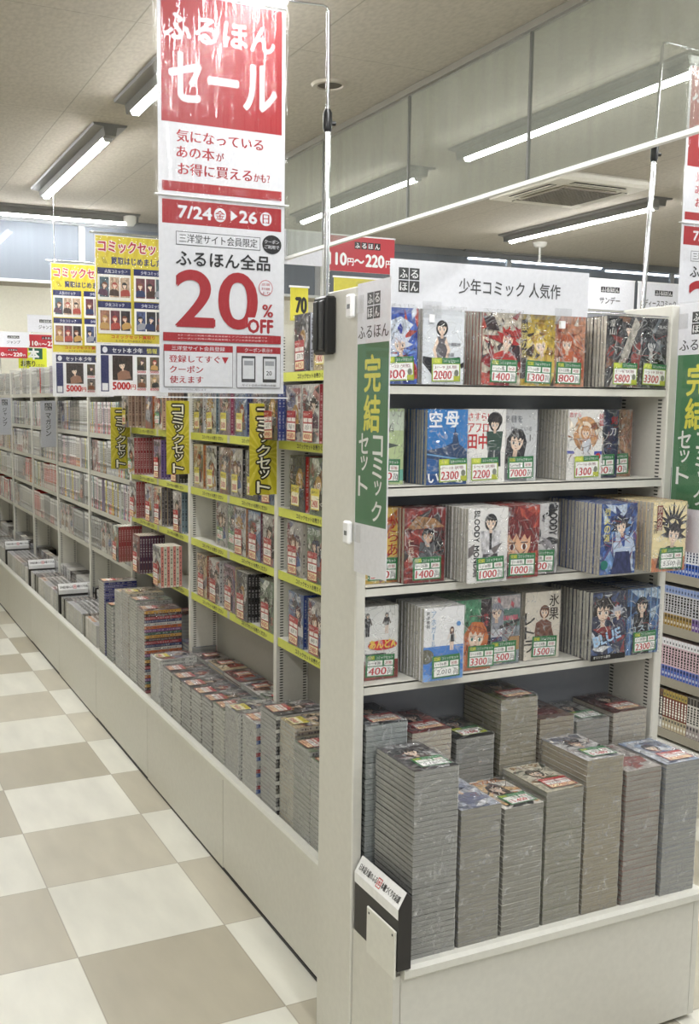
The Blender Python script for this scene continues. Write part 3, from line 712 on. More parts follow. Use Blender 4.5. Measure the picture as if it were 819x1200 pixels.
# ---- covers on the end unit (generic drawings; titles as lettered on the books)
def A1a(a, w, h, r):
    a.rect(0, 0, w, h, (70, 104, 196), 'art'); shards(a, w, h, [(120, 160, 230), (40, 60, 160), (220, 230, 245), (190, 70, 60)], 26, r)
    bust(a, w*.6, h*.40, .034, (214, 220, 236), (150, 40, 50), style='spiky')
def A1b(a, w, h, r):
    a.rect(0, 0, w, h, (226, 230, 236)); blk = (34, 32, 38)
    u, v = w*.45, h*.62
    a.poly([(u-.012, v), (u+.012, v), (u+.02, v-.062), (u-.02, v-.062)], (96, 92, 98))
    for q in (-1, 1):
        a.poly([(u+q*.010, v-.05), (u+q*.05, v-.045), (u+q*.052, v-.058), (u+q*.012, v-.088), (u+q*.004, v-.07)], blk)
        a.poly([(u+q*.05, v-.045), (u+q*.053, v-.058), (u+q*.012, v-.1), (u+q*.004, v-.096)], blk)
        a.poly([(u+q*.012, v-.002), (u+q*.024, v-.03), (u+q*.006, v-.082), (u+q*.001, v-.08), (u+q*.016, v-.03), (u+q*.008, v-.012)], SKIN)
    a.poly([(u+.05, v-.062), (u+.075, v-.05), (u+.078, v-.058), (u+.055, v-.072)], blk)
    face(a, u, v+.004, .027, blk, style='bob')
    a.text('小畑監修', w*.6, h*.5, .008, (70, 70, 76)); a.text('一色銀', w*.5, h*.36, .009, (90, 90, 96))
def A1c(a, w, h, r):
    a.rect(0, 0, w, h, (206, 196, 178), 'art'); shards(a, w, h, [(170, 44, 44), (200, 80, 66), (150, 30, 36), (230, 220, 200), (60, 40, 44)], 46, r, .08, .4)
    bust(a, w*.62, h*.50, .036, (176, 48, 44), (190, 60, 54), style='spiky')
def A1d(a, w, h, r):
    a.rect(0, 0, w, h, (206, 176, 62), 'art'); shards(a, w, h, [(236, 214, 120), (180, 140, 40), (70, 56, 40), (240, 230, 190)], 24, r)
    a.rect(w*.08, h*.1, w*.24, h*.9, (70, 62, 60)); a.vtext('鉄鎚の音', w*.16, h*.86, .02, (224, 206, 120))
    bust(a, w*.64, h*.46, .034, (226, 196, 90), (210, 180, 80), style='bob')
    a.rect(0, h*.30, w, h*.5, (54, 50, 52)) if False else None
def A1e(a, w, h, r):
    a.rect(0, 0, w, h, (214, 150, 116), 'art'); shards(a, w, h, [(236, 226, 214), (204, 110, 76), (190, 90, 60)], 24, r); bust(a, w*.5, h*.5, .034, (196, 104, 66), (226, 210, 196), style='long')
def A1f(a, w, h, r):
    a.rect(0, 0, w, h, (70, 70, 72), 'art'); shards(a, w, h, [(40, 40, 44), (110, 108, 106), (150, 60, 54), (196, 190, 180), (130, 92, 70)], 34, r)
    standing(a, w*.62, h*.2, .12, (40, 38, 44), (30, 30, 36), (40, 40, 46)); a.rect(w*.02, h*.74, w*.42, h*.97, (28, 28, 30)); a.vtext('深山', w*.14, h*.95, .018, (220, 216, 206))
    a.poly([(w*.1, 0), (w*.3, 0), (w*.95, h*.9), (w*.8, h)], (186, 180, 168), 'art')
def A1g(a, w, h, r):
    a.rect(0, 0, w, h, (34, 36, 40)); shards(a, w, h, [(50, 54, 60), (24, 24, 28), (90, 100, 106)], 18, r); bust(a, w*.45, h*.52, .03, (56, 62, 68), (26, 28, 32), skin=(190, 192, 190), style='bob', acc=(170, 178, 180))
    a.rect(w*.74, h*.22, w*.98, h*.28, (150, 36, 36)); a.text('BLACK', w*.66, h*.86, .008, (200, 200, 196))
def A2a(a, w, h, r):
    a.rect(0, 0, w, h, (196, 214, 160)); a.rect(0, h*.72, w, h*.97, (214, 226, 206)); a.text('ズ', w*.3, h*.82, .016, (60, 60, 62), bold=.03); a.text('ホーム', w*.3, h*.70, .016, (60, 60, 62), bold=.03, w=.05)
    a.rect(0, h*.05, w, h*.2, (120, 190, 170)); a.poly([(w*.3, h*.5), (w*.6, h*.56), (w*.9, h*.52), (w*.6, h*.48)], (90, 100, 90))
def A2b(a, w, h, r):
    a.rect(0, 0, w, h, (44, 120, 190)); a.rect(0, 0, w, h*.42, (36, 92, 156)); 
    a.poly([(0, h*.36), (w, h*.26), (w, h*.44), (w*.9, h*.50), (w*.8, h*.54), (w*.74, h*.70), (w*.66, h*.70), (w*.63, h*.56), (w*.4, h*.50), (0, h*.46)], (40, 66, 104)); a.poly([(w*.68, h*.7), (w*.7, h*.86), (w*.71, h*.7)], (40, 60, 96))
    a.poly([(0, h*.40), (w, h*.31), (w, h*.33), (0, h*.42)], (110, 160, 206))
    a.text('空', w*.05, h*.77, .036, (240, 244, 248), bold=.03); a.text('母', w*.44, h*.77, .036, (240, 244, 248), bold=.03)
    a.rect(0, 0, w, h*.14, (28, 70, 130)); a.text('いぶき', w*.04, h*.02, .026, (244, 246, 248), bold=.03, w=w*.9)
def A2c(a, w, h, r):
    a.rect(0, 0, w, h, (240, 238, 234)); 
    a.text('さすらい', w*.03, h*.85, .019, (196, 44, 46), bold=.03, w=w*.64); a.text('アフロ', w*.03, h*.69, .022, (196, 44, 46), bold=.03, w=w*.52); a.text('田中', w*.03, h*.47, .036, (196, 44, 46), bold=.03, w=w*.5)
    u, v = w*.72, h*.22
    for q in (-1, 1): a.poly([(u+q*.002, v), (u+q*.02, v), (u+q*.018, v+.05), (u, v+.05)], (56, 66, 70))
    a.poly([(u-.02, v+.04), (u+.02, v+.04), (u+.024, v+.085), (u-.024, v+.085)], (52, 78, 66)); a.ell(u, v+.112, .022, .02, (40, 34, 34)); face(a, u, v+.088, .026, (40, 34, 34))
def A2d(a, w, h, r):
    a.rect(0, 0, w, h, (206, 208, 210)); bust(a, w*.42, h*.42, .046, (44, 42, 46), (120, 122, 128), style='long'); a.text('冬目を', w*.1, h*.82, .018, (120, 122, 130)); a.text('探している', w*.28, h*.70, .012, (120, 122, 130)); a.text('1', w*.8, h*.56, .016, (90, 90, 96))
def A2e(a, w, h, r):
    a.rect(0, 0, w, h, (232, 230, 226)); a.rect(0, h*.38, w*.2, h*.42, (60, 70, 170)); a.rect(w*.78, h*.36, w, h*.41, (60, 70, 170))
    a.ell(w*.52, h*.66, w*.36, h*.25, (214, 160, 110), 20, 'art'); a.ell(w*.5, h*.7, w*.2, h*.14, (240, 222, 200)); shards(a, w, h, [(226, 180, 130), (240, 230, 214), (150, 100, 70)], 10, r, .1, .25, .5, .85)
    standing(a, w*.55, h*.2, .085, (70, 80, 120), (210, 214, 222), (220, 220, 224)); face(a, w*.5, h*.6, .026, (206, 150, 100)); a.text('恋する', w*.02, h*.9, .012, (200, 80, 90), bold=.02); a.vtext('妖狐', w*.94, h*.96, .016, (190, 60, 70))
    a.ell(w*.88, h*.34, .008, .008, (190, 40, 44))
def A2f(a, w, h, r):
    a.rect(0, 0, w, h, (40, 44, 84), 'art'); shards(a, w, h, [(30, 32, 66), (70, 74, 110), (150, 154, 176), (60, 50, 80)], 24, r); bust(a, w*.45, h*.46, .036, (30, 30, 52), (34, 36, 70)); a.vtext('刀', w*.84, h*.74, .02, (226, 226, 232)); a.vtext('剣', w*.86, h*.92, .022, (180, 40, 50))
def A2g(a, w, h, r):
    a.rect(0, 0, w, h, (150, 112, 90), 'art'); shards(a, w, h, [(180, 140, 110), (110, 70, 60), (196, 160, 130)], 16, r); bust(a, w*.4, h*.44, .036, (34, 28, 30), (150, 46, 46), style='long')
def A3a(a, w, h, r):
    a.rect(0, 0, w, h, (226, 190, 90)); shards(a, w, h, [(190, 60, 40), (240, 226, 170), (200, 110, 40)], 16, r); a.vtext('からあげ', w*.8, h*.9, .03, (176, 40, 36))
def A3b(a, w, h, r):
    a.rect(0, 0, w, h, (128, 34, 34), 'art'); shards(a, w, h, [(90, 26, 28), (160, 60, 50), (70, 60, 60)], 18, r)
    u = w*.58; a.poly([(u-.03, h*.05), (u+.034, h*.05), (u+.03, h*.55), (u-.022, h*.55)], (96, 98, 102), 'art'); face(a, u, h*.53, .03, (40, 34, 34), (206, 170, 140)); a.poly([(w*.02, h*.72), (w*.3, h*.90), (w*.74, h*.86), (w*.98, h*.74)], (170, 126, 84), 'art')
    a.poly([(w*.1, h*.36), (w*.5, h*.12), (w*.52, h*.14), (w*.12, h*.39)], (190, 190, 190)); a.vtext('仁兵衛', w*.16, h*.6, .018, (226, 200, 180)); a.vtext('大紙', w*.86, h*.74, .03, (30, 22, 24))
def A3c(a, w, h, r):
    a.rect(0, 0, w, h, (232, 230, 228)); bk = (32, 30, 34)
    a.text('BLOODY', w*.14, h*.97, .015, bk, w=h*.42, bold=.04, rot=-PI/2); a.text('MONDAY', w*.14, h*.50, .015, bk, w=h*.44, bold=.04, rot=-PI/2)
    u, v = w*.56, h*.1
    for q in (-1, 1): a.poly([(u+q*.002, v), (u+q*.024, v), (u+q*.02, v+.065), (u, v+.065)], (70, 66, 72), 'art')
    a.poly([(u-.024, v+.05), (u+.024, v+.05), (u+.03, v+.105), (u-.03, v+.105)], (220, 218, 222), 'art'); a.poly([(u-.004, v+.105), (u+.004, v+.105), (u+.003, v+.06), (u-.003, v+.06)], bk); face(a, u, v+.108, .03, bk)
    shards(a, w, h, [(186, 60, 60), (200, 196, 196), (120, 112, 112)], 8, r, .1, .25, .05, .5)
def A3d(a, w, h, r):
    a.rect(0, 0, w, h, (150, 44, 40), 'art'); shards(a, w, h, [(110, 30, 30), (190, 80, 60), (60, 40, 40)], 18, r); face(a, w*.45, h*.22, .09, (120, 36, 34), (226, 176, 140), 'spiky', eye=(90, 40, 30))
def A3e(a, w, h, r):
    a.rect(0, 0, w, h, (206, 204, 204)); bk = (34, 32, 36); shards(a, w, h, [(70, 68, 72), (150, 146, 150), (40, 40, 44)], 14, r); bust(a, w*.3, h*.45, .036, bk, (80, 78, 84))
    a.text('BLOODY', w*.76, h*.97, .024, bk, w=h*.42, bold=.04, rot=-PI/2); a.text('MONDAY', w*.62, h*.97, .012, (226, 226, 226), w=h*.42, bold=.04, rot=-PI/2)
def A3f(a, w, h, r):
    a.rect(0, 0, w, h, (66, 100, 170), 'art'); shards(a, w, h, [(120, 160, 214), (40, 60, 120), (206, 220, 240), (90, 80, 140)], 34, r)
    bust(a, w*.58, h*.58, .034, (40, 42, 60), (190, 206, 230), style='spiky', acc=(60, 90, 170)); a.poly([(w*.3, 0), (w*.9, 0), (w*.8, h*.32), (w*.4, h*.32)], (60, 66, 104), 'art'); a.vtext('烈火の道', w*.14, h*.95, .02, (226, 214, 120)); a.ell(w*.09, h*.14, .012, .012, (40, 110, 100))
def A3g(a, w, h, r):
    a.rect(0, 0, w, h, (240, 224, 176)); a.rect(0, 0, w, h*.2, (206, 130, 90), 'art')
    u, v = w*.6, h*.42
    for k in range(9):
        t = PI*(.1+.1*k); a.poly([(u+.02*math.cos(t-.3), v+.04+.02*math.sin(t-.3)), (u+(.06 if k % 2 else .075)*math.cos(t), v+.03+(.07 if k % 2 else .085)*math.sin(t)), (u+.02*math.cos(t+.3), v+.04+.02*math.sin(t+.3))], (44, 40, 44))
    bust(a, u, v-.002, .042, (44, 40, 44), (60, 52, 56), style='spiky'); a.rect(w*.1, h*.6, w*.26, h*.96, (120, 36, 34)); a.vtext('烈火の道', w*.18, h*.95, .016, (240, 226, 200)); a.vtext('安西', w*.06, h*.7, .012, (110, 90, 80))
def A4a(a, w, h, r):
    a.rect(0, 0, w, h, (236, 236, 234)); standing(a, w*.72, h*.62, .05, (36, 34, 36), (50, 48, 50), (220, 200, 186)); standing(a, w*.25, h*.6, .055, (36, 34, 36), (40, 40, 44), (46, 46, 50))
    a.ell(w*.62, h*.47, w*.36, h*.07, (206, 40, 42)); a.text('あんどA', w*.3, h*.43, .02, (246, 206, 90), w=w*.64, bold=.05); a.rect(w*.05, 0, w, h*.26, (150, 66, 60), 'art'); a.rect(w*.2, h*.34, w*.7, h*.36, (40, 40, 40))
def A4b(a, w, h, r):
    a.rect(0, 0, w, h, (238, 238, 240)); a.rect(0, 0, w, h*.47, (70, 128, 206)); a.ell(w*.06, h*.34, w*.2, h*.1, (96, 96, 80)); a.poly([(0, 0), (0, h*.1), (w*.5, h*.05), (w, h*.12), (w, 0)], (110, 160, 226))
    a.vtext('アホガール', w*.24, h*.96, .017, (120, 160, 200), wd=.014); a.vtext('廣津敬則', w*.1, h*.96, .010, (70, 70, 76))
    standing(a, w*.7, h*.40, .056, (88, 50, 44), (236, 234, 232), (240, 214, 196), style='long'); a.ell(w*.86, h*.76, .006, .006, (90, 150, 210))
    a.poly([(w*.66, h*.52), (w*.76, h*.52), (w*.75, h*.62), (w*.67, h*.62)], (40, 40, 48))
def A4c(a, w, h, r):
    a.rect(0, 0, w, h, (90, 160, 120), 'art'); a.rect(w*.72, 0, w, h, (52, 34, 38)); a.poly([(0, h*.3), (w*.3, h*.6), (w*.1, h*.75), (0, h*.7)], (226, 170, 150)); bust(a, w*.58, h*.30, .056, (206, 116, 60), (190, 110, 70), style='long', eye=(50, 110, 90)); a.vtext('竹虎', w*.86, h*.8, .016, (190, 70, 76))
def A4d(a, w, h, r):
    a.rect(0, 0, w, h, (150, 160, 168), 'art'); a.rect(w*.5, h*.55, w, h*.8, (86, 120, 110)); a.text('KANARIA', w*.55, h*.64, .012, (222, 90, 120), w=w*.42, bold=.04); a.rect(0, h*.82, w, h, (196, 186, 188), 'art'); shards(a, w, h, [(206, 100, 110), (220, 210, 206)], 10, r, .05, .12, .83, 1)
    u, v = w*.36, h*.24
    for q in (-1, 1): a.poly([(u+q*.003, h*.02), (u+q*.02, h*.02), (u+q*.026, v+.02), (u, v+.02)], (236, 210, 196))
    a.poly([(u-.028, v), (u+.028, v), (u+.018, v+.03), (u-.018, v+.03)], (60, 66, 110)); a.poly([(u-.018, v+.03), (u+.018, v+.03), (u+.022, v+.072), (u-.022, v+.072)], (206, 208, 216)); face(a, u, v+.076, .034, (150, 152, 164), style='long')
    a.poly([(u+.01, v+.05), (u+.075, v+.068), (u+.075, v+.074), (u+.01, v+.058)], (50, 50, 54)); a.rect(w*.7, h*.2, w, h*.4, (176, 140, 96))
def A4e(a, w, h, r):
    a.rect(0, 0, w, h, (226, 218, 204)); bust(a, w*.55, h*.62, .026, (110, 70, 50), (120, 74, 60)); a.poly([(w*.3, h*.2), (w*.85, h*.3), (w*.75, h*.5), (w*.3, h*.48)], (130, 84, 66), 'art'); a.vtext('氷果', w*.82, h*.97, .034, (60, 46, 40)); a.vtext('レトラ', w*.14, h*.72, .034, (44, 38, 36)); a.rect(w*.3, h*.22, w*.5, h*.34, (190, 60, 50))
def A4f(a, w, h, r):
    a.rect(0, 0, w, h, (50, 56, 84), 'art'); shards(a, w, h, [(226, 228, 232), (30, 32, 46), (110, 140, 190), (150, 50, 60), (70, 90, 140)], 30, r); face(a, w*.3, h*.58, .05, (46, 36, 34), style='spiky'); bust(a, w*.74, h*.62, .024, (190, 194, 206), (60, 60, 90), style='spiky')
    a.text('BLUE', w*.08, h*.2, .026, (170, 200, 230), w=w*.8, bold=.04, rot=.25); a.rect(0, 0, w, h*.08, (24, 22, 24)); a.text('オリジナル原作', w*.06, h*.025, .008, (226, 226, 220), w=w*.5)
def A4g(a, w, h, r):
    a.rect(0, 0, w, h, (58, 96, 150), 'art'); shards(a, w, h, [(110, 150, 200), (30, 40, 70), (190, 210, 230)], 16, r)
    for k in range(5): a.rect(w*(.1+.2*k), 0, w*(.13+.2*k), h, (120, 160, 206))
    u = w*.45; a.poly([(u-.03, 0), (u+.03, 0), (u+.026, h*.62), (u-.026, h*.62)], (30, 32, 44)); face(a, u, h*.62, .036, (34, 34, 44)); a.text('ロスト', w*.1, h*.33, .016, (170, 186, 200), w=w*.7, bold=.04, rot=.1)

COVERS = {  # row -> (art, x left, front y, volumes, thickness, cover, spine, card, label)
 1: [(A1a, 1.110, 1.950, 6, .013, (60, 80, 150), (220, 220, 226), ('lime', '800', 0), 'wrapped comic set with blue cover, leftmost on the top shelf, half behind the green banner'),
     (A1b, 1.236, 1.950, 7, .015, (220, 222, 226), (226, 226, 226), ('lime', '2000', 0), 'wrapped comic set with white cover and a seated girl in black stockings'),
     (A1c, 1.398, 1.950, 10, .013, (150, 60, 54), (190, 60, 54), ('green', '1400', 0), 'wrapped comic set with tangled red cover on the top shelf, tag 1400'),
     (A1d, 1.510, 1.962, 9, .013, (190, 160, 66), (206, 180, 90), ('green', '1300', 0), 'wrapped comic set with golden yellow cover on the top shelf, tag 1300'),
     (A1e, 1.622, 1.985, 8, .013, (206, 150, 120), (226, 200, 180), ('green', '800', 0), 'wrapped comic set with orange and white cover on the top shelf'),
     (A1f, 1.768, 1.945, 12, .0125, (60, 60, 62), (160, 60, 54), ('lime', '5800', 0), 'wrapped comic set with dark grey cover crossed by a silvery streak, tag 5800'),
     (A1g, 1.876, 1.956, 10, .013, (30, 32, 36), (40, 40, 44), ('lime', '3300', 0), 'wrapped comic set with black cover, rightmost on the top shelf')],
 2: [(A2a, 1.112, 2.005, 6, .013, (170, 196, 150), (196, 214, 170), ('green', '900', 0), 'wrapped comic set with pale green cover, beside the green banner on the second shelf'),
     (A2b, 1.258, 1.958, 7, .0125, (36, 84, 140), (40, 90, 160), ('lime', '2300', .01), 'wrapped comic set with blue cover showing a grey aircraft carrier'),
     (A2c, 1.378, 1.972, 8, .0125, (226, 222, 218), (226, 80, 70), ('lime', '2200', -.01), 'wrapped comic set with white cover, red title and a boy in a dark vest'),
     (A2d, 1.488, 1.99, 7, .0125, (190, 192, 196), (206, 206, 210), ('green', '7000', 0), 'wrapped comic set with pale grey cover and a dark-haired girl, second shelf'),
     (A2e, 1.672, 1.962, 9, .0125, (220, 218, 214), (226, 222, 218), ('lime', '1300', .0), 'wrapped comic set with white cover, orange curl and blue corner blocks'),
     (A2f, 1.758, 2.000, 8, .0125, (36, 38, 74), (40, 44, 80), ('green', '300', .0), 'wrapped comic set with navy blue cover on the second shelf'),
     (A2g, 1.826, 2.022, 6, .0125, (130, 96, 78), (150, 60, 54), ('green', '900', .0), 'wrapped comic set with brown cover, rightmost on the second shelf')],
 3: [(A3a, 1.072+.026, 1.985, 6, .0125, (206, 160, 70), (206, 180, 90), ('green', '500', .0), 'wrapped comic set with orange and yellow cover, mostly hidden behind the green banner'),
     (A3b, 1.200, 1.955, 6, .0125, (110, 32, 32), (130, 40, 40), ('green', '1400', .0), 'wrapped comic set with dark red cover and a straw-hatted figure'),
     (A3c, 1.340, 1.90, 9, .0135, (220, 218, 216), (226, 226, 226), ('green', '1000', .0), 'wrapped comic set with white cover and sideways black title, front one on the third shelf'),
     (A3d, 1.446, 1.918, 8, .013, (130, 40, 38), (150, 60, 56), ('green', '1000', .0), 'wrapped comic set with red close-up face cover on the third shelf'),
     (A3e, 1.526, 1.945, 8, .013, (120, 118, 120), (206, 206, 206), ('green', '600', .0), 'wrapped comic set with grey cover and sideways black title, behind the red face cover'),
     (A3f, 1.712, 1.872, 16, .0125, (60, 84, 140), (160, 44, 44), None, 'wrapped comic set with blue cover and a spiky-haired figure in white'),
     (A3g, 1.862, 1.855, 17, .0125, (226, 206, 160), (176, 40, 40), ('greenink', '5,500', .0), 'wrapped comic set with cream cover and black spiky hair, jutting past the right panel')],
 4: [(A4a, 1.098, 1.99, 6, .0125, (226, 226, 224), (226, 226, 224), ('green', '400', .0), 'wrapped comic set with white cover and red logo, leftmost on the lowest shelf'),
     (A4b, 1.240, 1.925, 9, .0140, (226, 226, 228), (226, 228, 232), ('greenink', '2,010', .0), 'wrapped comic set with white cover over a blue sea and a small girl'),
     (A4c, 1.352, 1.97, 8, .0125, (70, 120, 96), (60, 40, 44), ('green', '3300', .02), 'wrapped comic set with green cover and a close-up orange-haired woman'),
     (A4d, 1.450, 1.985, 9, .0125, (140, 150, 156), (206, 206, 206), ('green', '1500', .0), 'wrapped comic set with grey cover and a silver-haired girl aiming a gun'),
     (A4e, 1.582, 1.990, 8, .0125, (214, 206, 192), (226, 218, 204), ('green', '1500', .0), 'wrapped comic set with beige cover and brush lettering on the lowest shelf'),
     (A4f, 1.738, 1.92, 13, .0125, (50, 54, 76), (60, 64, 90), None, 'wrapped comic set with dark blue and white cover without a price tag'),
     (A4g, 1.862, 1.93, 12, .0125, (56, 84, 130), (56, 90, 140), ('green', '2300', .0), 'wrapped comic set with blue cover, rightmost on the lowest shelf')]}
for row, L in COVERS.items():
    for i, (fn, x, yf, n, t, cov, sp, pr, lab) in enumerate(L):
        wv, hv = .112, .176
        yback = 2.104
        n = max(3, min(n, int((yback-yf)/t)))
        xx = x+wv/2
        p = (pr[0], pr[1], .078, .054, .006+pr[2], .034) if pr else None
        comic_set((xx, yf+n*t, ST[row]+.0004), UP_FRONT, n, t, wv, hv, PAPERS[(i+row) % 4], cov, sp, fn.__name__, fn, lab, 'wrapped sets on the end unit shelves', p, True, seed=row*10+i)

# ---- stacks in the bin of the end unit
def stack_art(bg, cols, hair, cloth, style):
    def f(a, w, h, r):
        a.rect(0, 0, w, h, bg, 'art'); shards(a, w, h, cols, 20, r); bust(a, w*.5, h*.52, .036, hair, cloth, style=style); a.text(r.choice(('剣と空', '夜の街', '青い鳥', '無双伝', '雷の王')), w*.08, h*.84, .02, cols[0], w=w*.8, bold=.03)
    return f
BIN = [  # x0, x1, y front, top z, paper, cover, spine, card, art, label
 (1.1205, 1.2385, 1.765, .792, (164, 164, 160), (60, 56, 60), (206, 206, 204), ('greenink', '9,180'), ((70, 66, 70), [(190, 190, 190), (40, 40, 44), (110, 100, 104)], (60, 50, 50), (120, 110, 110), 'bob'), 'tall wrapped comic stack at the left front corner of the bin, tag 9,180'),
 (1.246, 1.358, 1.766, .683, (160, 157, 147), (150, 150, 160), (190, 188, 182), None, ((190, 194, 206), [(230, 230, 234), (90, 96, 120), (150, 156, 176)], (60, 64, 90), (120, 124, 150), 'spiky'), 'wrapped comic stack with blue-grey top cover, second in the front row'),
 (1.3655, 1.479, 1.766, .666, (158, 156, 147), (226, 222, 214), (190, 188, 180), ('green', '15,400'), ((232, 228, 220), [(200, 130, 80), (50, 50, 50), (226, 190, 140)], (60, 44, 40), (200, 120, 70), 'long'), 'wrapped comic stack with white and orange top cover, tag 15,400'),
 (1.4865, 1.598, 1.768, .686, (164, 161, 150), (130, 136, 110), (196, 192, 184), ('red', '7,780'), ((196, 190, 170), [(150, 110, 60), (60, 80, 60), (226, 220, 200)], (70, 60, 50), (90, 110, 80), 'bob'), 'wrapped comic stack with beige and olive top cover, middle of the front row'),
 (1.606, 1.7205, 1.77, .744, (168, 160, 142), (200, 198, 194), (196, 190, 178), ('green', '5,580'), ((214, 212, 212), [(120, 124, 140), (60, 66, 70), (236, 230, 220)], (60, 60, 70), (150, 150, 160), 'spiky'), 'yellowed wrapped comic stack with white top, tallest right of the middle of the front row'),
 (1.7275, 1.841, 1.766, .700, (166, 162, 154), (150, 90, 84), (190, 186, 180), None, ((190, 184, 180), [(150, 70, 66), (110, 112, 120), (226, 226, 226)], (90, 60, 60), (150, 90, 90), 'bob'), 'wrapped comic stack with grey and red top cover, second from the right in front'),
 (1.849, 1.964, 1.760, .702, (168, 168, 164), (140, 150, 170), (196, 196, 194), ('red', '6,980'), ((150, 170, 200), [(226, 230, 236), (80, 90, 120), (190, 196, 206)], (60, 60, 80), (110, 130, 170), 'bob'), 'wrapped comic stack with pale blue top cover, rightmost in the front row'),
 (1.1, 1.214, 1.944, .842, (168, 174, 172), (40, 44, 48), (200, 206, 206), ('red', '4,980'), ((60, 66, 70), [(30, 32, 36), (110, 116, 120), (190, 190, 190)], (40, 40, 44), (70, 70, 76), 'bob'), 'wrapped comic stack with black and grey top, back left corner of the bin'),
 (1.225, 1.339, 1.944, .808, (196, 190, 174), (120, 40, 44), (206, 196, 180), ('red', '5,500'), ((110, 34, 38), [(150, 60, 60), (70, 30, 34), (190, 110, 100)], (60, 30, 30), (120, 40, 44), 'long'), 'wrapped comic stack with dark red top cover and cream pages, back row left'),
 (1.352, 1.466, 1.944, .776, (158, 158, 152), (30, 32, 34), (190, 190, 186), ('lime', '1,960'), ((36, 38, 40), [(60, 60, 64), (20, 20, 24), (110, 120, 90)], (40, 40, 44), (56, 60, 60), 'bob'), 'wrapped comic stack with black top cover, low one in the back row'),
 (1.482, 1.596, 1.944, .858, (170, 164, 148), (90, 96, 60), (196, 190, 176), ('red', '1,900'), ((110, 116, 70), [(150, 150, 90), (60, 66, 40), (110, 90, 70)], (70, 60, 40), (120, 120, 70), 'bob'), 'tallest wrapped comic stack in the middle of the back row, olive top cover'),
 (1.604, 1.716, 1.944, .793, (172, 164, 146), (90, 44, 40), (196, 190, 178), None, ((110, 80, 66), [(140, 100, 80), (70, 50, 44), (150, 140, 130)], (50, 40, 40), (120, 60, 56), 'bob'), 'wrapped comic stack with dark brown top, back row right of the tallest one'),
 (1.722, 1.834, 1.944, .772, (166, 164, 156), (120, 130, 124), (190, 190, 186), ('greenink', '2,480'), ((170, 170, 164), [(120, 126, 120), (206, 206, 204), (90, 96, 90)], (60, 60, 60), (120, 124, 124), 'long'), 'wrapped comic stack with greyish top, second from the right in the back row'),
 (1.845, 1.963, 1.944, .780, (196, 190, 176), (84, 40, 38), (206, 200, 186), ('red', '3,080'), ((84, 40, 38), [(110, 56, 50), (60, 28, 28), (140, 90, 80)], (50, 30, 28), (90, 44, 40), 'bob'), 'wrapped comic stack with brownish red top cover, back right corner of the bin'),
]
for i, (x0, x1, yf, zt, paper, cov, sp, pr, art, lab) in enumerate(BIN):
    hgt = zt-.3555; n = round(hgt/.0128); t = hgt/n; w_ = x1-x0
    p = (pr[0], pr[1], .078, .054, .008, .038) if pr else None
    comic_set(((x0+x1)/2, yf, .3553), LIE, n, t, w_-.003, .168 if yf < 1.9 else .160, paper, cov, sp, 'bin%d' % i, stack_art(*art), lab, 'wrapped stacks in the end unit bin', p, True, seed=100+i, jit=.0007, name='comic_stack', cat='comic stack')
# ------------------------------------------------------------------ aisle shelving: wrapped sets with covers to the aisle
HC = [(40, 36, 40), (70, 50, 44), (120, 70, 50), (190, 150, 90), (150, 150, 160), (90, 60, 80), (50, 60, 96), (170, 70, 60)]
BGS = [((206, 204, 200), 'white', 'pale'), ((176, 170, 166), 'grey', 'greyish'), ((60, 58, 66), 'black', 'dark'), ((120, 60, 58), 'red', 'reddish'), ((96, 120, 160), 'blue', 'blue'), ((110, 130, 106), 'green', 'green'), ((206, 186, 150), 'beige', 'beige'), ((150, 120, 140), 'purple', 'mauve')]
def gen_cover(i):
    bg, nm, ad = BGS[i % 8]
    def f(a, w, h, r):
        a.rect(0, 0, w, h, bg, 'art')
        shards(a, w, h, [mix(bg, (250, 248, 244), .75), mix(bg, (24, 20, 24), .8), mix(bg, (24, 20, 24), .5), mix(bg, (190, 70, 60), .5), mix(bg, (50, 60, 120), .5)], 16, r)
        st = r.choice(('bob', 'long', 'spiky'))
        for _ in range(r.choice((1, 1, 2))):
            bust(a, w*r.uniform(.3, .7), h*r.uniform(.42, .6), r.uniform(.026, .04), r.choice(HC), r.choice(HC+[(206, 204, 206), (60, 90, 150)]), style=st)
        t = r.choice(('花の夢', '風の剣', '星屑', '月光城', '黒い森', '青春譜', '海鳴り', '銀の匙跡'))
        if r.random() < .5: a.vtext(t, w*r.choice((.14, .86)), h*.96, .022, mix(bg, (250, 250, 250), .8) if sum(bg) < 400 else (150, 40, 46))
        else: a.text(t, w*.06, h*.84, .022, mix(bg, (250, 250, 250), .8) if sum(bg) < 400 else (60, 40, 60), w=w*.8, bold=.03)
        strokes(a, w, h, [(30, 26, 30), (60, 40, 44), (244, 240, 236)], 18, r, .2, .95, .0018)
    return f
ORD = ['first', 'second', 'third', 'fourth', 'fifth', 'sixth', 'seventh', 'eighth']
SHN = ['lowest', 'second lowest', 'middle', 'second highest', 'top']
SPN = [[(206, 204, 204)], [(190, 60, 56)], [(60, 64, 110)], [(40, 38, 42)], [(206, 190, 150)], [(150, 60, 90), (120, 50, 80)], [(196, 120, 70)], [(110, 130, 140)]]
def zs_of(k, row): return ZLOW[row]+.0305
AS = []  # bay, row, y centre, x front, volumes, thickness, cover idx, spine, card kind, price
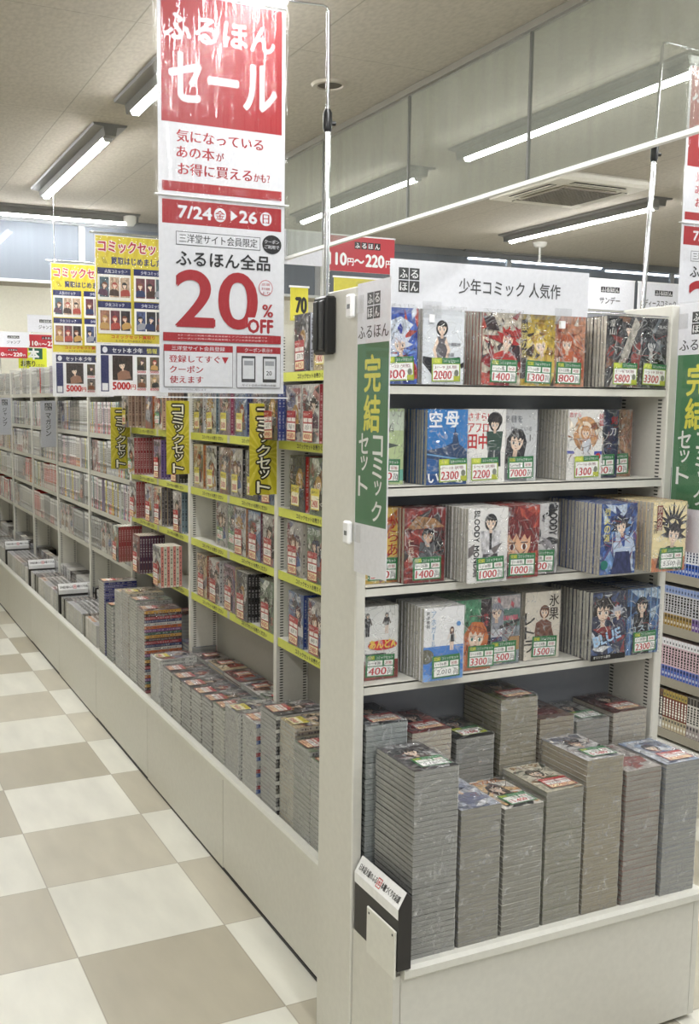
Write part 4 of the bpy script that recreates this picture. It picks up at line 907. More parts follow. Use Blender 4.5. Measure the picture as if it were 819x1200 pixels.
# nearest bay
AS += [(0, 4, 2.83, 1.352, 8, .0125, 2, [(206, 210, 222)], 'red', '4425', 'red-tagged wrapped set with dark cover and pale blue spines, top shelf of the nearest bay'),
       (0, 4, 2.69, 1.352, 6, .0125, 6, [(176, 130, 110)], 'yellow', '1400', 'yellow-tagged wrapped set beside the black pole holder, top shelf of the nearest bay'),
       (0, 3, 2.955, 1.30, 5, .0135, 2, [(44, 60, 130)], 'red', '4980', 'wrapped set with dark cover and blue spines jutting out beside a yellow flag, nearest bay'),
       (0, 3, 2.83, 1.325, 4, .0135, 1, [(206, 206, 204)], 'red', '4580', 'red-tagged wrapped set half hidden behind a grey portrait cover, nearest bay'),
       (0, 3, 2.70, 1.32, 7, .0125, 0, [(150, 50, 60), (60, 50, 60)], 'red', '4000', 'red-tagged wrapped set with pale grey portrait cover, nearest bay, second highest shelf'),
       (0, 2, 2.855, 1.352, 8, .0125, 2, [(190, 60, 56)], 'yellow', '2000', 'yellow-tagged wrapped set with black cover, middle shelf of the nearest bay'),
       (0, 2, 2.71, 1.352, 8, .0125, 5, [(110, 140, 120)], 'yellow', '2400', 'yellow-tagged wrapped set with green cover, middle shelf of the nearest bay'),
       (0, 1, 2.875, 1.352, 8, .0125, 1, [(206, 200, 190)], 'red', '3980', 'red-tagged wrapped set with grey cover, second lowest shelf of the nearest bay'),
       (0, 1, 2.725, 1.352, 8, .0125, 5, [(110, 60, 60)], 'red', '2500', 'red-tagged wrapped set with green cover, second lowest shelf of the nearest bay'),
       (0, 0, 2.86, 1.352, 8, .0125, 4, [(44, 66, 140)], 'red', '2000', 'red-tagged wrapped set with blue cover and navy spines, lowest shelf of the nearest bay'),
       (0, 0, 2.71, 1.352, 8, .0125, 1, [(120, 130, 150)], 'red', '3980', 'red-tagged wrapped set with grey cover, lowest shelf of the nearest bay')]
def rowset(k, row, items):
    for (y, xf, n, t, ci, sp, kd, pr, extra) in items:
        AS.append((k, row, y, xf, n, t, ci, sp, kd, pr, extra))
B2 = 'second bay'
rowset(1, 3, [(3.80, 1.354, 7, .0125, 1, SPN[0], 'yellow', '400', 'yellow-tagged grey wrapped set right after the upright, second highest shelf of the second bay'),
              (3.655, 1.354, 7, .0125, 0, SPN[7], 'yellow', '500', 'yellow-tagged pale wrapped set, second on the second highest shelf of the second bay'),
              (3.50, 1.354, 7, .0125, 7, SPN[5], 'yellow', '500', 'yellow-tagged mauve wrapped set, third on the second highest shelf of the second bay'),
              (3.34, 1.354, 7, .0125, 4, SPN[2], 'yellow', '1000', 'yellow-tagged blue wrapped set beside the yellow flag, second highest shelf of the second bay'),
              (3.17, 1.354, 7, .0125, 3, SPN[1], 'red', '980', 'reddish wrapped set hidden behind the right yellow flag, second highest shelf of the second bay')])
rowset(1, 2, [(3.80, 1.354, 7, .0125, 6, SPN[6], 'yellow', '300', 'yellow-tagged beige wrapped set, leftmost on the middle shelf of the second bay'),
              (3.65, 1.354, 8, .0125, 0, SPN[3], 'yellow', '300', 'yellow-tagged white wrapped set with dark spines, second on the middle shelf of the second bay'),
              (3.50, 1.354, 6, .0125, 3, SPN[0], 'yellow', '300', 'yellow-tagged reddish wrapped set, third on the middle shelf of the second bay'),
              (3.375, 1.350, 7, .0125, 1, SPN[3], 'yellow', '3000', 'yellow-tagged grey wrapped set in the centre of the middle shelf, second bay'),
              (3.235, 1.354, 7, .0125, 2, SPN[2], 'yellow', '3000', 'yellow-tagged dark wrapped set under the foot of the right yellow flag, second bay'),
              (3.10, 1.354, 7, .0125, 4, SPN[2], 'red', '300', 'red-tagged wrapped set with blue spines at the right end of the middle shelf, second bay')])
rowset(1, 1, [(3.585, 1.372, 6, .0125, 1, SPN[0], 'green', '950', 'green-tagged grey wrapped set, left of two set back on the second lowest shelf'),
              (3.462, 1.372, 6, .0125, 5, SPN[3], 'green', '970', 'green-tagged dark green wrapped set, right of two set back on the second lowest shelf'),
              (3.34, 1.350, 8, .0125, 0, SPN[6], 'red', '980', 'red-tagged pale wrapped set with orange spines on the second lowest shelf, second bay'),
              (3.205, 1.350, 8, .0125, 4, SPN[5], 'red', '980', 'red-tagged blue wrapped set with purple-red spines on the second lowest shelf, second bay'),
              (3.075, 1.352, 7, .0125, 1, SPN[1], 'red', '980', 'red-tagged grey wrapped set at the right end of the second lowest shelf, second bay')])
rowset(1, 0, [(3.755, 1.352, 7, .0125, 6, [(150, 70, 50)], 'red', '980', 'red-tagged beige wrapped set with rust spines, leftmost on the lowest shelf of the second bay'),
              (3.615, 1.352, 7, .0125, 0, SPN[0], 'red', '3000', 'red-tagged white wrapped set, second on the lowest shelf of the second bay'),
              (3.45, 1.352, 7, .0125, 7, SPN[4], 'red', '2000', 'red-tagged mauve wrapped set, third on the lowest shelf of the second bay'),
              (3.29, 1.338, 10, .0125, 2, SPN[3], 'red', '2980', 'red-tagged wrapped set with thick black spines, lowest shelf of the second bay'),
              (3.10, 1.354, 7, .0125, 5, SPN[0], 'red', '980', 'red-tagged green wrapped set at the right end of the lowest shelf, second bay')])
BR = [(150, 66, 60), (146, 62, 58)]
rowset(2, 3, [(4.70, 1.30, 9, .0165, 1, [(176, 150, 130), (150, 120, 104)], 'yellow', '980', 'yellow-tagged wrapped set with a long row of pinkish grey spines, left end, third bay'),
              (4.42, 1.335, 5, .0165, 3, [(170, 96, 60)], None, '', 'wrapped set with brown and orange spines beside a green-tagged one, third bay'),
              (4.26, 1.330, 6, .0165, 6, [(196, 160, 140)], 'green', '820', 'green-tagged beige wrapped set, right on the second highest shelf of the third bay')])
rowset(2, 2, [(4.66, 1.315, 9, .0150, 0, [(150, 70, 74)], 'green', '980', 'wrapped set with red-over-blue spines in a long row, middle shelf of the third bay'),
              (4.33, 1.345, 7, .0150, 7, [(120, 100, 160)], 'red', '780', 'wrapped set with violet spines below the middle yellow flag, third bay'),
              (4.10, 1.352, 7, .0150, 2, SPN[3], 'red', '700', 'red-tagged dark wrapped set under the middle yellow flag, third bay')])
rowset(2, 1, [(4.67, 1.325, 8, .0140, 0, [(150, 66, 70)], 'red', '980', 'red-tagged wrapped set with red-and-blue spines, left on the second lowest shelf of the third bay'),
              (4.46, 1.342, 7, .0140, 1, SPN[0], 'red', '580', 'red-tagged grey wrapped set, second on the second lowest shelf of the third bay'),
              (4.32, 1.342, 7, .0140, 6, [(120, 116, 120), (90, 86, 90)], 'red', '580', 'red-tagged beige wrapped set with grey spines, second lowest shelf of the third bay'),
              (4.05, 1.345, 7, .0140, 1, SPN[7], 'red', '880', 'red-tagged grey wrapped set next to the upright, second lowest shelf of the third bay')])
rowset(2, 0, [(4.80, 1.270, 9, .0135, 5, [(150, 62, 66)], 'red', '980', 'wrapped set with red-and-blue spines jutting out at the left of the lowest shelf, third bay'),
              (4.43, 1.270, 9, .0135, 3, [(70, 50, 70)], 'red', '980', 'red-tagged wrapped set with dark violet spines jutting out over the tall stacks'),
              (4.06, 1.255, 7, .0135, 0, [(206, 130, 120), (200, 196, 176)], 'red', '980', 'red-tagged wrapped set with pink and cream spines jutting out beside the upright')])
PCARD = {'red': (.066, .092), 'yellow': (.058, .066), 'green': (.066, .05)}
for i, (k, row, y, xf, n, t, ci, sp, kd, pr, lab) in enumerate(AS):
    sp = list(sp); cw = None
    p = (kd, pr, *PCARD[kd], -.012, .050) if kd else None
    cov = BGS[ci][0]
    comic_set((xf+n*t, y, zs_of(k, row)), UP_AISLE, n, t, .113, .176, PAPERS[i % 4], cov, sp, 'g%d' % (ci+8*(i % 3)), gen_cover(ci), lab, 'wrapped sets on the yellow-edged aisle shelves', p, 'film_thin' if k < 2 else False, seed=300+i)

# ---- wrapped stacks in the aisle bin
# y centre, width, x front, top z, kind
BS = [(2.334, .112, 1.178, .607, 'grey', 'grey-paged wrapped stack at the near end of the aisle bin, touching the end panel'),
      (2.447, .110, 1.178, .620, 'grey', 'grey-paged wrapped stack second from the near end of the aisle bin'),
      (2.562, .110, 1.186, .652, 'yellow', 'yellow-tagged wrapped stack with dark cover, third from the near end of the aisle bin'),
      (2.683, .122, 1.178, .655, 'black', 'wrapped stack with black-and-white spine edge, near end of the aisle bin'),
      (2.830, .122, 1.176, .586, 'blue', 'wrapped stack with a blue-and-red spine edge low down, near end of the aisle bin'),
      (2.985, .124, 1.176, .572, 'white', 'wrapped stack with a white ribbed spine edge, near the middle of the aisle bin'),
      (3.112, .112, 1.178, .546, 'grey', 'low wrapped stack just left of the white ribbed one in the aisle bin'),
      (3.228, .110, 1.178, .538, 'red', 'low wrapped stack under a dark cover, second left of the white ribbed one'),
      (3.343, .110, 1.178, .533, 'red', 'low wrapped stack, third left of the white ribbed one in the aisle bin'),
      (3.458, .110, 1.178, .531, 'red', 'low wrapped stack, fourth left of the white ribbed one in the aisle bin'),
      (3.573, .110, 1.178, .530, 'red', 'low wrapped stack, fifth left of the white ribbed one in the aisle bin'),
      (3.688, .110, 1.178, .531, 'black', 'low wrapped stack with ticked spine edge, last but one before the tall stacks'),
      (3.862, .118, 1.180, .540, 'white', 'low wrapped stack with a white top cover and yellow tag, right beside the tall stacks'),
      (4.06, .116, 1.180, .705, 'mag', 'tall wrapped stack with many-coloured spines, rightmost of the tall ones'),
      (4.185, .116, 1.180, .722, 'grey', 'tall wrapped stack left of the many-coloured one in the aisle bin'),
      (4.31, .116, 1.180, .735, 'yellow', 'tallest wrapped stack with a yellow tag, in loose film'),
      (4.435, .112, 1.180, .715, 'white', 'tall wrapped stack in milky film, left of the yellow-tagged one'),
      (4.60, .112, 1.180, .62, 'grey', 'shorter wrapped stack in the gap between two tall ones in the aisle bin'),
      (4.75, .112, 1.182, .712, 'navy', 'tall wrapped stack with navy spine edge at the left end of the stacks')]
SPK = {'grey': [(206, 204, 198), (190, 190, 186)], 'yellow': [(196, 190, 176), (150, 140, 130)], 'black': [(30, 30, 32), (226, 226, 222), (36, 36, 38)], 'blue': [(206, 206, 204), (70, 100, 170), (160, 40, 50), (200, 200, 200)],
       'white': [(232, 232, 226)], 'red': [(196, 190, 184), (60, 50, 50)], 'mag': [(150, 50, 60), (60, 40, 40), (200, 150, 60), (60, 90, 80), (110, 60, 120), (190, 100, 50), (210, 206, 200), (50, 60, 100)], 'navy': [(60, 64, 120), (70, 74, 130), (54, 58, 110)]}
GP = [(178, 178, 174), (168, 168, 164), (186, 185, 178), (172, 172, 170)]
for i, (y, wv, xf, zt, kd, lab) in enumerate(BS):
    hgt = zt-.3455; n = round(hgt/.0135); t = hgt/n
    ck = 'yellow' if kd in ('yellow', 'white') and i > 1 else 'red'
    pr = (ck, '980', .062, .052, -.004, .034) if ck == 'yellow' else (ck, '%d80' % (3+i % 6), .066, .066, -.006, .038)
    ci = {'white': 0, 'black': 2, 'mag': 3, 'yellow': 6, 'red': 2, 'grey': 5, 'blue': 0, 'navy': 1}[kd]
    comic_set((xf, y, .3452), LIE_AISLE, n, t, wv-.003, .166, GP[i % 4], BGS[ci][0], SPK[kd], 'h%d' % (ci+8*(i % 2)), gen_cover(ci), lab, 'wrapped stacks in the aisle bin', pr, i < 17, seed=500+i, jit=.0006, name='comic_stack', cat='comic stack')
for i in range(12):   # second row, further in, turned a quarter
    y = 2.36+i*.178
    if y > 4.3: break
    zt = [.70, .62, .60, .56, .56, .55, .55, .55, .54, .56, .66][min(i, 10)]
    n = round((zt-.3455)/.016); t = (zt-.3455)/n; ci = (i*3+1) % 8
    nm = 'yellow' if i == 0 else 'red'
    comic_set((1.4055, y-.082, .3452), LIE, n, t, .108, .165, GP[i % 4], BGS[ci][0], SPN[i % 8], 'k%d' % ci, gen_cover(ci), '%s wrapped stack counted from the near end, in the rear row of the aisle bin' % (['first', 'second', 'third', 'fourth', 'fifth', 'sixth', 'seventh', 'eighth', 'ninth', 'tenth', 'eleventh', 'twelfth'][i]), 'wrapped stacks in the rear row of the aisle bin', (nm, '%d80' % (2+i), .06, .05, 0, .1), False, seed=700+i, jit=.001, name='comic_stack', cat='comic stack')

# ---- single comics: plain shelves further back, the file rows in the bin, the unit across the aisle
_bk = {}
def book_mesh(key, w, h, t, design):
    """upright book, spine on -x face, y thickness t, foot at z=0"""
    k = (key, w, h, round(t, 4))
    if k not in _bk:
        top, mid, low, ink = design; b = MB(); e = .0009
        b.box(.001, w-.0015, -t/2+e, t/2-e, .002, h-.002, S(206, 202, 192), 'paper')
        for s in (-1, 1): b.box(.0005, w, min(s*t/2, s*(t/2-e)), max(s*t/2, s*(t/2-e)), 0, h, S(mid), 'gloss')
        b.prism([(.0012, -t/2), (.0002, -t*.3), (.0002, t*.3), (.0012, t/2)], 'z', 0, h, S(mid), 'gloss')
        a = Art(b, (.0001, t/2, 0), (0, -1, 0), (0, 0, 1), 'gloss')
        a.rect(t*.04, h*.82, t*.96, h*.995, top); a.rect(t*.04, h*.004, t*.96, h*.30, low)
        r = random.Random(str(k)); z = h*.78
        while z > h*.36:
            g = h*r.uniform(.03, .06); a.rect(t*r.uniform(.16, .28), z-g, t*r.uniform(.7, .86), z, ink); z -= g+h*.02
        a.ell(t*.5, h*.1, t*.3, h*.04, mix(low, (240, 240, 236), .7), 8); a.rect(t*.2, h*.2, t*.8, h*.27, mix(low, (30, 30, 34), .6)); a.rect(t*.3, h*.86, t*.7, h*.92, mix(top, (60, 60, 66), .7))
        _bk[k] = b.data('comic_book')
    return _bk[k]
DES = {'white': ((232, 232, 230), (200, 199, 197), (176, 176, 180), (44, 44, 50)), 'white-and-red': ((236, 236, 234), (228, 226, 224), (190, 50, 50), (60, 60, 66)), 'white-and-orange': ((232, 230, 226), (214, 210, 204), (206, 130, 60), (90, 70, 60)),
       'white-and-navy': ((60, 66, 110), (226, 226, 226), (206, 204, 206), (60, 60, 90)), 'red-and-orange': ((176, 62, 52), (190, 90, 76), (206, 136, 60), (60, 40, 40)), 'grey': ((190, 190, 190), (170, 170, 170), (120, 120, 124), (60, 60, 66)),
       'navy': ((40, 44, 66), (30, 32, 50), (60, 60, 80), (206, 206, 206)), 'red-and-white': ((236, 232, 230), (196, 60, 58), (236, 232, 228), (240, 236, 234)), 'black': ((50, 46, 48), (34, 32, 34), (150, 140, 130), (190, 180, 170)),
       'white-and-green': ((236, 236, 232), (216, 220, 212), (90, 150, 110), (70, 90, 80)), 'blue-banded white': ((232, 234, 238), (222, 224, 230), (44, 84, 170), (50, 60, 90)), 'yellow': ((226, 216, 120), (214, 196, 90), (190, 150, 60), (80, 70, 40)), 'teal': ((110, 150, 150), (90, 130, 130), (206, 206, 196), (230, 230, 226)),
       'purple': ((196, 190, 200), (170, 160, 180), (110, 70, 150), (60, 50, 80)), 'pink': ((236, 220, 222), (226, 206, 210), (206, 110, 120), (120, 60, 70))}
CAND = []  # (distance, mesh, location, rotation, label parts)
rb = random.Random(11)
BAYN = {3: 'fourth bay', 4: 'fifth bay', 5: 'sixth bay', 6: 'seventh bay', 7: 'eighth bay'}
SHO = ['lowest shelf', 'second lowest shelf', 'middle shelf', 'second highest shelf', 'top shelf']
SHOF = lambda r: SHO[r] if r >= 0 else 'bin floor'
def ordinal(n):
    return {1: '1st', 2: '2nd', 3: '3rd'}.get(n if n < 20 else n % 10, None) or '%dth' % n if n not in (21, 22, 23, 31, 32, 33) else {1: '21st', 2: '22nd', 3: '23rd'}.get(n-20, {31: '31st', 32: '32nd', 33: '33rd'}.get(n))
MIXED = ['white-and-red', 'white-and-orange', 'white-and-navy', 'white-and-green', 'white', 'yellow', 'grey', 'teal', 'pink', 'purple', 'white-and-black', 'white-and-black']
DES['white-and-black'] = ((230, 230, 228), (190, 188, 186), (44, 42, 46), (40, 38, 42))
CHOICE = {-1: ['white', 'grey', 'black', 'white', 'navy'], 0: ['white', 'grey', 'white-and-red', 'white', 'red-and-white'], 1: ['white', 'white-and-navy', 'red-and-white', 'white', 'white-and-green', 'grey', 'red-and-orange'], 2: ['white-and-red', 'white', 'white-and-orange', 'navy', 'white', 'grey'], 3: ['white', 'red-and-orange', 'white-and-green', 'grey', 'black', 'white'], 4: ['white', 'white-and-navy', 'grey', 'white', 'purple', 'white']}
faceout = []
for k in range(3, 8):
    ya, yb = Y0+BAY*k+.014, Y0+BAY*(k+1)-.016
    for row in range(-1, 5):
        z = ZHI[row]+.0265 if row >= 0 else .3452; y = ya+.004; cnt = 0
        if row == 4 and k > 3: y += .05
        first = True
        while y < yb-.03:
            ds = rb.choice(CHOICE[row]); run = rb.randint(5, 12); t = rb.choice((.018, .020, .022)); hh = rb.choice((.172, .174, .176, .18))
            if not first and rb.random() < .28 and y+.118 < yb:
                faceout.append((k, row, y+.058, z, rb.choice((0, 0, 1, 1, 2, 3, 6)))); y += .12; continue
            first = False
            mixed = row in (1, 2, 3) and rb.random() < .55; ds0 = ds
            for _ in range(run):
                if y+t > yb: break
                cnt += 1
                if mixed: ds = rb.choice(MIXED)
                CAND.append((y, ('s', ds), .112, hh, t, (1.350+rb.uniform(0, .003), y+t/2, z), (0, 0, 0), (ds, k, row, cnt)))
                y += t+.0006
            if rb.random() < .2: y += rb.uniform(.01, .05)
# file rows in the bin beyond the stacks: books lying on their long edge, page side to the aisle
def file_mesh(key, t, design):
    k = ('file', key, round(t, 4))
    if k not in _bk:
        b = MB(); e = .0009; top, mid, low, ink = design
        b.box(.0012, .172, -t/2+e, t/2-e, .0015, .1105, S(204, 202, 192), 'paper')
        for s in (-1, 1): b.box(0, .174, min(s*t/2, s*(t/2-e)), max(s*t/2, s*(t/2-e)), 0, .112, S(mid), 'gloss')
        b.prism([(-t/2, .1108), (t/2, .1108), (t*.3, .112), (-t*.3, .112)], 'x', 0, .174, S(mid), 'gloss')
        a = Art(b, (0, -t*.32, .1121), (1, 0, 0), (0, 1, 0), 'gloss')
        for u in (.012, .04, .062, .09, .12, .15): a.rect(u, .0, u+.018, t*.62, ink if u > .03 else low)
        _bk[k] = b.data('comic_book')
    return _bk[k]
DIVY = [5.75, 6.72, 7.70]
y = 4.88; cnt = 0
while y < 9.15:
    ds = rb.choice(['white', 'white', 'grey', 'white-and-red', 'black', 'white-and-orange']); 
    for _ in range(rb.randint(3, 8)):
        t = rb.uniform(.017, .026)
        if any(abs(y+t/2-d) < .035 for d in DIVY): y += .05; cnt = 0
        cnt += 1
        CAND.append((y-.25, ('f', ds), 0, 0, t, (1.182+rb.uniform(0, .006), y+t/2, .3452), (0, 0, 0), (ds, 'bin', sum(y > d for d in DIVY), cnt)))
        y += t+.001
# unit across the aisle: spines towards us, four rows
DES.update({'blue-topped white': ((120, 150, 206), (226, 228, 232), (206, 206, 210), (30, 30, 36)), 'white-and-gold': ((130, 150, 196), (190, 190, 194), (150, 120, 54), (30, 30, 34)), 'white-and-violet': ((130, 150, 196), (190, 190, 196), (104, 74, 140), (30, 30, 34)),
            'pink-banded white': ((226, 228, 232), (206, 180, 188), (70, 100, 180), (30, 30, 36)), 'black-topped white': ((60, 56, 52), (206, 202, 196), (150, 140, 140), (30, 28, 30)), 'brown-topped': ((110, 80, 60), (60, 54, 52), (206, 204, 200), (226, 220, 210)), 'yellow-topped': ((166, 146, 76), (110, 56, 44), (190, 178, 150), (236, 230, 220))})
for row, (z, kinds) in enumerate(zip(RG, (['blue-topped white', 'white-and-gold', 'white-and-gold', 'white-and-violet', 'white-and-gold'], ['pink-banded white'], ['black-topped white', 'brown-topped', 'yellow-topped', 'black-topped white', 'white-and-violet'], ['red-and-white', 'blue-banded white']))):
    y = 3.262; cnt = 0
    while y > 2.70:
        t = .0155
        ds = kinds[min(int((3.262-y)/.12), len(kinds)-1)]
        cnt += 1
        CAND.append((y-1.4, ('s', ds), .112, .166, t, (3.136, y-t/2, z+.0005), (0, 0, 0), (ds, 'across', row, cnt)))
        y -= t+.0006
CAND.sort(key=lambda c: c[0])
ACR = ['third', 'second', 'first', 'fourth']
ACN = {0: 'second visible shelf', 1: 'third visible shelf', 2: 'lowest visible shelf', 3: 'uppermost visible shelf'}
def mesh_of(c):
    kd, ds = c[1]
    return book_mesh(ds, c[2], c[3], c[4], DES[ds]) if kd == 's' else file_mesh(ds, round(c[4], 3), DES[ds])
rest = []
for i, c in enumerate(CAND):
    if i < 270:
        o = link('comic_book', mesh_of(c), None, c[5], c[6]); ds, a, row, n = c[7]
        if a == 'across': lab = '%s-spined comic, %s from the left on the %s across the next aisle' % (ds, ordinal(n), ACN[row]); g = 'comics across the next aisle'
        elif a == 'bin': lab = '%s comic filed in the aisle bin, %s before the %s divider' % (ds, ordinal(n), ('nearest', 'second', 'third', 'last')[row]); g = 'comics filed in the aisle bin'
        else: lab = '%s-spined comic, %s from the right on the %s of the %s' % (ds, ordinal(n), SHOF(row), BAYN[a]); g = 'single comics on the grey-edged shelves'
        tag(o, lab, 'comic book', g)
    else: rest.append(c)
# everything beyond those: one mass of small spines at the far end
vs = MB()
_src = {}
for c in rest:
    me = mesh_of(c)
    base = len(vs.v); L = Vector(c[5])
    for v in me.vertices: vs.v.append(tuple(v.co+L))
    cols = me.attributes['Col'].data
    for p in me.polygons:
        mm = me.materials[p.material_index]
        if mm not in vs.mats: vs.mats.append(mm)
        vs.f.append(tuple(base+q for q in p.vertices)); vs.m.append(vs.mats.index(mm)); vs.c.append(tuple(cols[p.index].color)); vs.sm.append(False)
o = vs.build('distant_comic_books'); tag(o, 'rows of small comic spines on the farthest shelves at the left edge', 'comic books', kind='stuff')
# comics shown cover-out between the spines
for i, (k, row, y, z, ci) in enumerate(faceout):
    n = 3; t = .015
    comic_set((1.352+n*t, y, z+.0004), UP_AISLE, n, t, .112, .174, PAPERS[i % 4], BGS[ci][0], SPN[i % 8], 'q%d' % ci, gen_cover(ci), '%s-covered comics cover-out, %s from the right on the %s of the %s' % (BGS[ci][2], ordinal(1+sum(1 for f in faceout[:i] if f[0] == k and f[1] == row)), SHOF(row), BAYN[k]), 'cover-out comics on the grey-edged shelves', None, False, seed=900+i, name='comic_display', cat='comics')
# ------------------------------------------------------------------ signs, poles, banners
W_ = (214, 215, 220); DARK = (30, 29, 32)
def furuhon(a, u, v, s, two=True, col=(28, 28, 30)):
    """the four white letters in black tiles"""
    ch = 'ふるほん'
    for i in range(4):
        x, y = (u+(i % 2)*s*1.08, v+(1-i//2)*s*1.08) if two else (u+i*s*1.1, v)
        a.rect(x, y, x+s, y+s, col); a.text(ch[i], x+s*.5, y+s*.14, s*.7, (244, 244, 244), w=s*.72, anchor='c', bold=.03)
def sheet(w, h, fn, th=.0008, back=(236, 236, 238)):
    """a printed sheet hanging in the x-z plane, printed on the -y side, origin at its lower left corner"""
    b = MB(); b.box(0, w, 0, th, 0, h, S(back), 'print'); a = Art(b, (0, -.00005, 0), (1, 0, 0), (0, 0, 1), 'print', .00005); fn(a, w, h); return b
REDP = (158, 30, 38)
def sale_top(a, w, h):
    a.rect(0, 0, w, h, W_); m = .008
    a.rect(m, h*.36, w-m, h-.002, REDP)
    a.text('ふるほん', w*.05, h*.77, h*.125, W_, w=w*.86, bold=.032); a.text('セール', w*.09, h*.47, h*.235, W_, w=w*.83, bold=.028)
    a.text('気になっている', w*.14, h*.265, h*.062, (170, 38, 48), w=w*.68, bold=.03); a.text('あの本', w*.14, h*.185, h*.062, (170, 38, 48), w=w*.29, bold=.03); a.text('が', w*.445, h*.188, h*.042, (170, 38, 48), bold=.02)
    a.text('お得に買える', w*.15, h*.10, h*.062, (170, 38, 48), w=w*.58, bold=.03); a.text('かも？', w*.745, h*.103, h*.042, (170, 38, 48), w=w*.13, bold=.02)
    a.rect(m, .006, w-m, h*.065, REDP); a.text('ふるほんセール', w*.86, h*.012, h*.012, W_, w=w*.1)
def sale_bottom(a, w, h):
    a.rect(0, 0, w, h, W_); m = .008
    a.rect(m, h*.865, w-m, h*.985, REDP)
    a.text('7/24', w*.15, h*.897, h*.06, W_, w=w*.26, bold=.04); a.ell(w*.475, h*.926, w*.048, h*.036, W_, 20); a.text('金', w*.475, h*.902, h*.048, REDP, anchor='c', bold=.03)
    a.poly([(w*.56, h*.9), (w*.56, h*.955), (w*.615, h*.927)], W_); a.text('26', w*.63, h*.897, h*.06, W_, w=w*.14, bold=.04); a.ell(w*.845, h*.926, w*.048, h*.036, W_, 20); a.text('日', w*.845, h*.902, h*.048, REDP, anchor='c', bold=.03)
    a.frame(w*.13, h*.76, w*.80, h*.828, .0012, DARK, W_); a.text('三洋堂サイト会員限定', w*.155, h*.772, h*.045, DARK, w=w*.62, bold=.015)
    a.ell(w*.895, h*.795, w*.08, h*.05, DARK, 20); a.text('クーポン', w*.895, h*.80, h*.02, W_, w=w*.12, anchor='c', bold=.02); a.text('ご利用で', w*.895, h*.772, h*.02, W_, w=w*.12, anchor='c', bold=.02)
    a.text('ふるほん全品', w*.13, h*.655, h*.078, DARK, w=w*.75, bold=.025)
    a.text('20', w*.13, h*.345, h*.285, REDP, w=w*.64, bold=.022); a.text('%', w*.82, h*.41, h*.068, REDP, w=w*.085, bold=.03); a.rect(w*.70, h*.315, w*.93, h*.405, W_); a.text('OFF', w*.70, h*.325, h*.07, REDP, w=w*.205, bold=.045)
    a.ell(w*.845, h*.565, w*.058, h*.042, (190, 80, 86), 20); a.ell(w*.845, h*.565, w*.053, h*.0385, W_, 20)
    for q, s in ((.585, '店頭'), (.562, '表示価格'), (.54, 'より')): a.text(s, w*.845, h*q-.004, h*.015, (170, 38, 48), w=w*.07, anchor='c')
    a.rect(m, h*.268, w-m, h*.312, REDP)
    for q in (.295, .278): a.text('※クーポンご利用の際は会員登録とアプリの表示が必要です', w*.14, h*q, h*.009, (236, 200, 200), w=w*.72)
    a.frame(w*.03, h*.03, w*.575, h*.25, .0012, (120, 116, 118), W_); a.rect(w*.03, h*.215, w*.575, h*.25, REDP); a.text('三洋堂サイト会員登録', w*.09, h*.221, h*.022, W_, w=w*.42, bold=.015)
    a.text('登録してすぐ', w*.07, h*.158, h*.038, (170, 38, 48), w=w*.40, bold=.03); a.poly([(w*.485, h*.19), (w*.54, h*.19), (w*.5125, h*.155)], (170, 38, 48)); a.text('クーポン', w*.075, h*.104, h*.038, (170, 38, 48), w=w*.26, bold=.03); a.text('使えます', w*.075, h*.050, h*.038, (170, 38, 48), w=w*.26, bold=.03)
    a.frame(w*.605, h*.03, w*.97, h*.25, .0012, (120, 116, 118), W_); a.rect(w*.605, h*.215, w*.97, h*.25, REDP); a.text('クーポン表示!!', w*.67, h*.221, h*.022, W_, w=w*.23, bold=.015)
    for u in (.645, .82):
        a.rect(w*u, h*.06, w*(u+.115), h*.2, (56, 54, 58)); a.rect(w*(u+.01), h*.078, w*(u+.105), h*.188, (206, 208, 212)); a.rect(w*(u+.02), h*.15, w*(u+.095), h*.175, (150, 152, 158))
    a.rect(w*.835, h*.092, w*.92, h*.13, W_); a.text('20', w*.85, h*.098, h*.024, DARK, bold=.02); a.text('サイト会員の特典の詳細', w*.65, h*.038, h*.012, (90, 88, 92), w=w*.28)
    a.text('有効期間中の利用に限ります', w*.06, h*.012, h*.01, (130, 128, 132), w=w*.3)
def sale_sign(loc, label, swing=0.0):
    t = empty('sale_sign', loc, label, 'sign', None, (0, 0, swing))
    w = .297
    o = sheet(w, .415, sale_top).build('poster_sheet', t); o.location = (0, 0, .428)
    o = sheet(w, .420, sale_bottom).build('poster_sheet', t); o.location = (0, 0, .003)
    b = MB(); b.face([(-.008, -.0046, -.006), (w+.008, -.0046, -.006), (w+.008, -.0046, .852), (-.008, -.0046, .852)], S(255, 255, 255), 'sleeve'); b.face([(-.008, .0032, -.006), (w+.008, .0032, -.006), (w+.008, .0032, .852), (-.008, .0032, .852)], S(255, 255, 255), 'sleeve')
    b.box(-.009, w+.009, -.0056, .0036, .424, .4265, S(236, 237, 240), 'plastic'); b.box(-.009, w+.009, -.0054, .0036, -.008, -.0055, S(230, 232, 236), 'plastic')
    b.build('clear_sleeve', t)
    b = MB(); b.tube([(-.004, 0, .862), (w+.004, 0, .862)], .0055, S(236, 238, 240), 'plastic', 10); b.box(.0, w, -.003, .004, .846, .859, S(240, 241, 243), 'plastic'); b.build('hanger_bar', t)
    return t
PX, PY = 1.058, 2.102
sale_sign((.660, PY, 1.604), 'large red and white sale sign hanging from the left pole, reading 20% OFF')
sale_sign((2.172, PY+.012, 1.665), 'large red and white sale sign cut off by the right edge of the photo', 0.0)

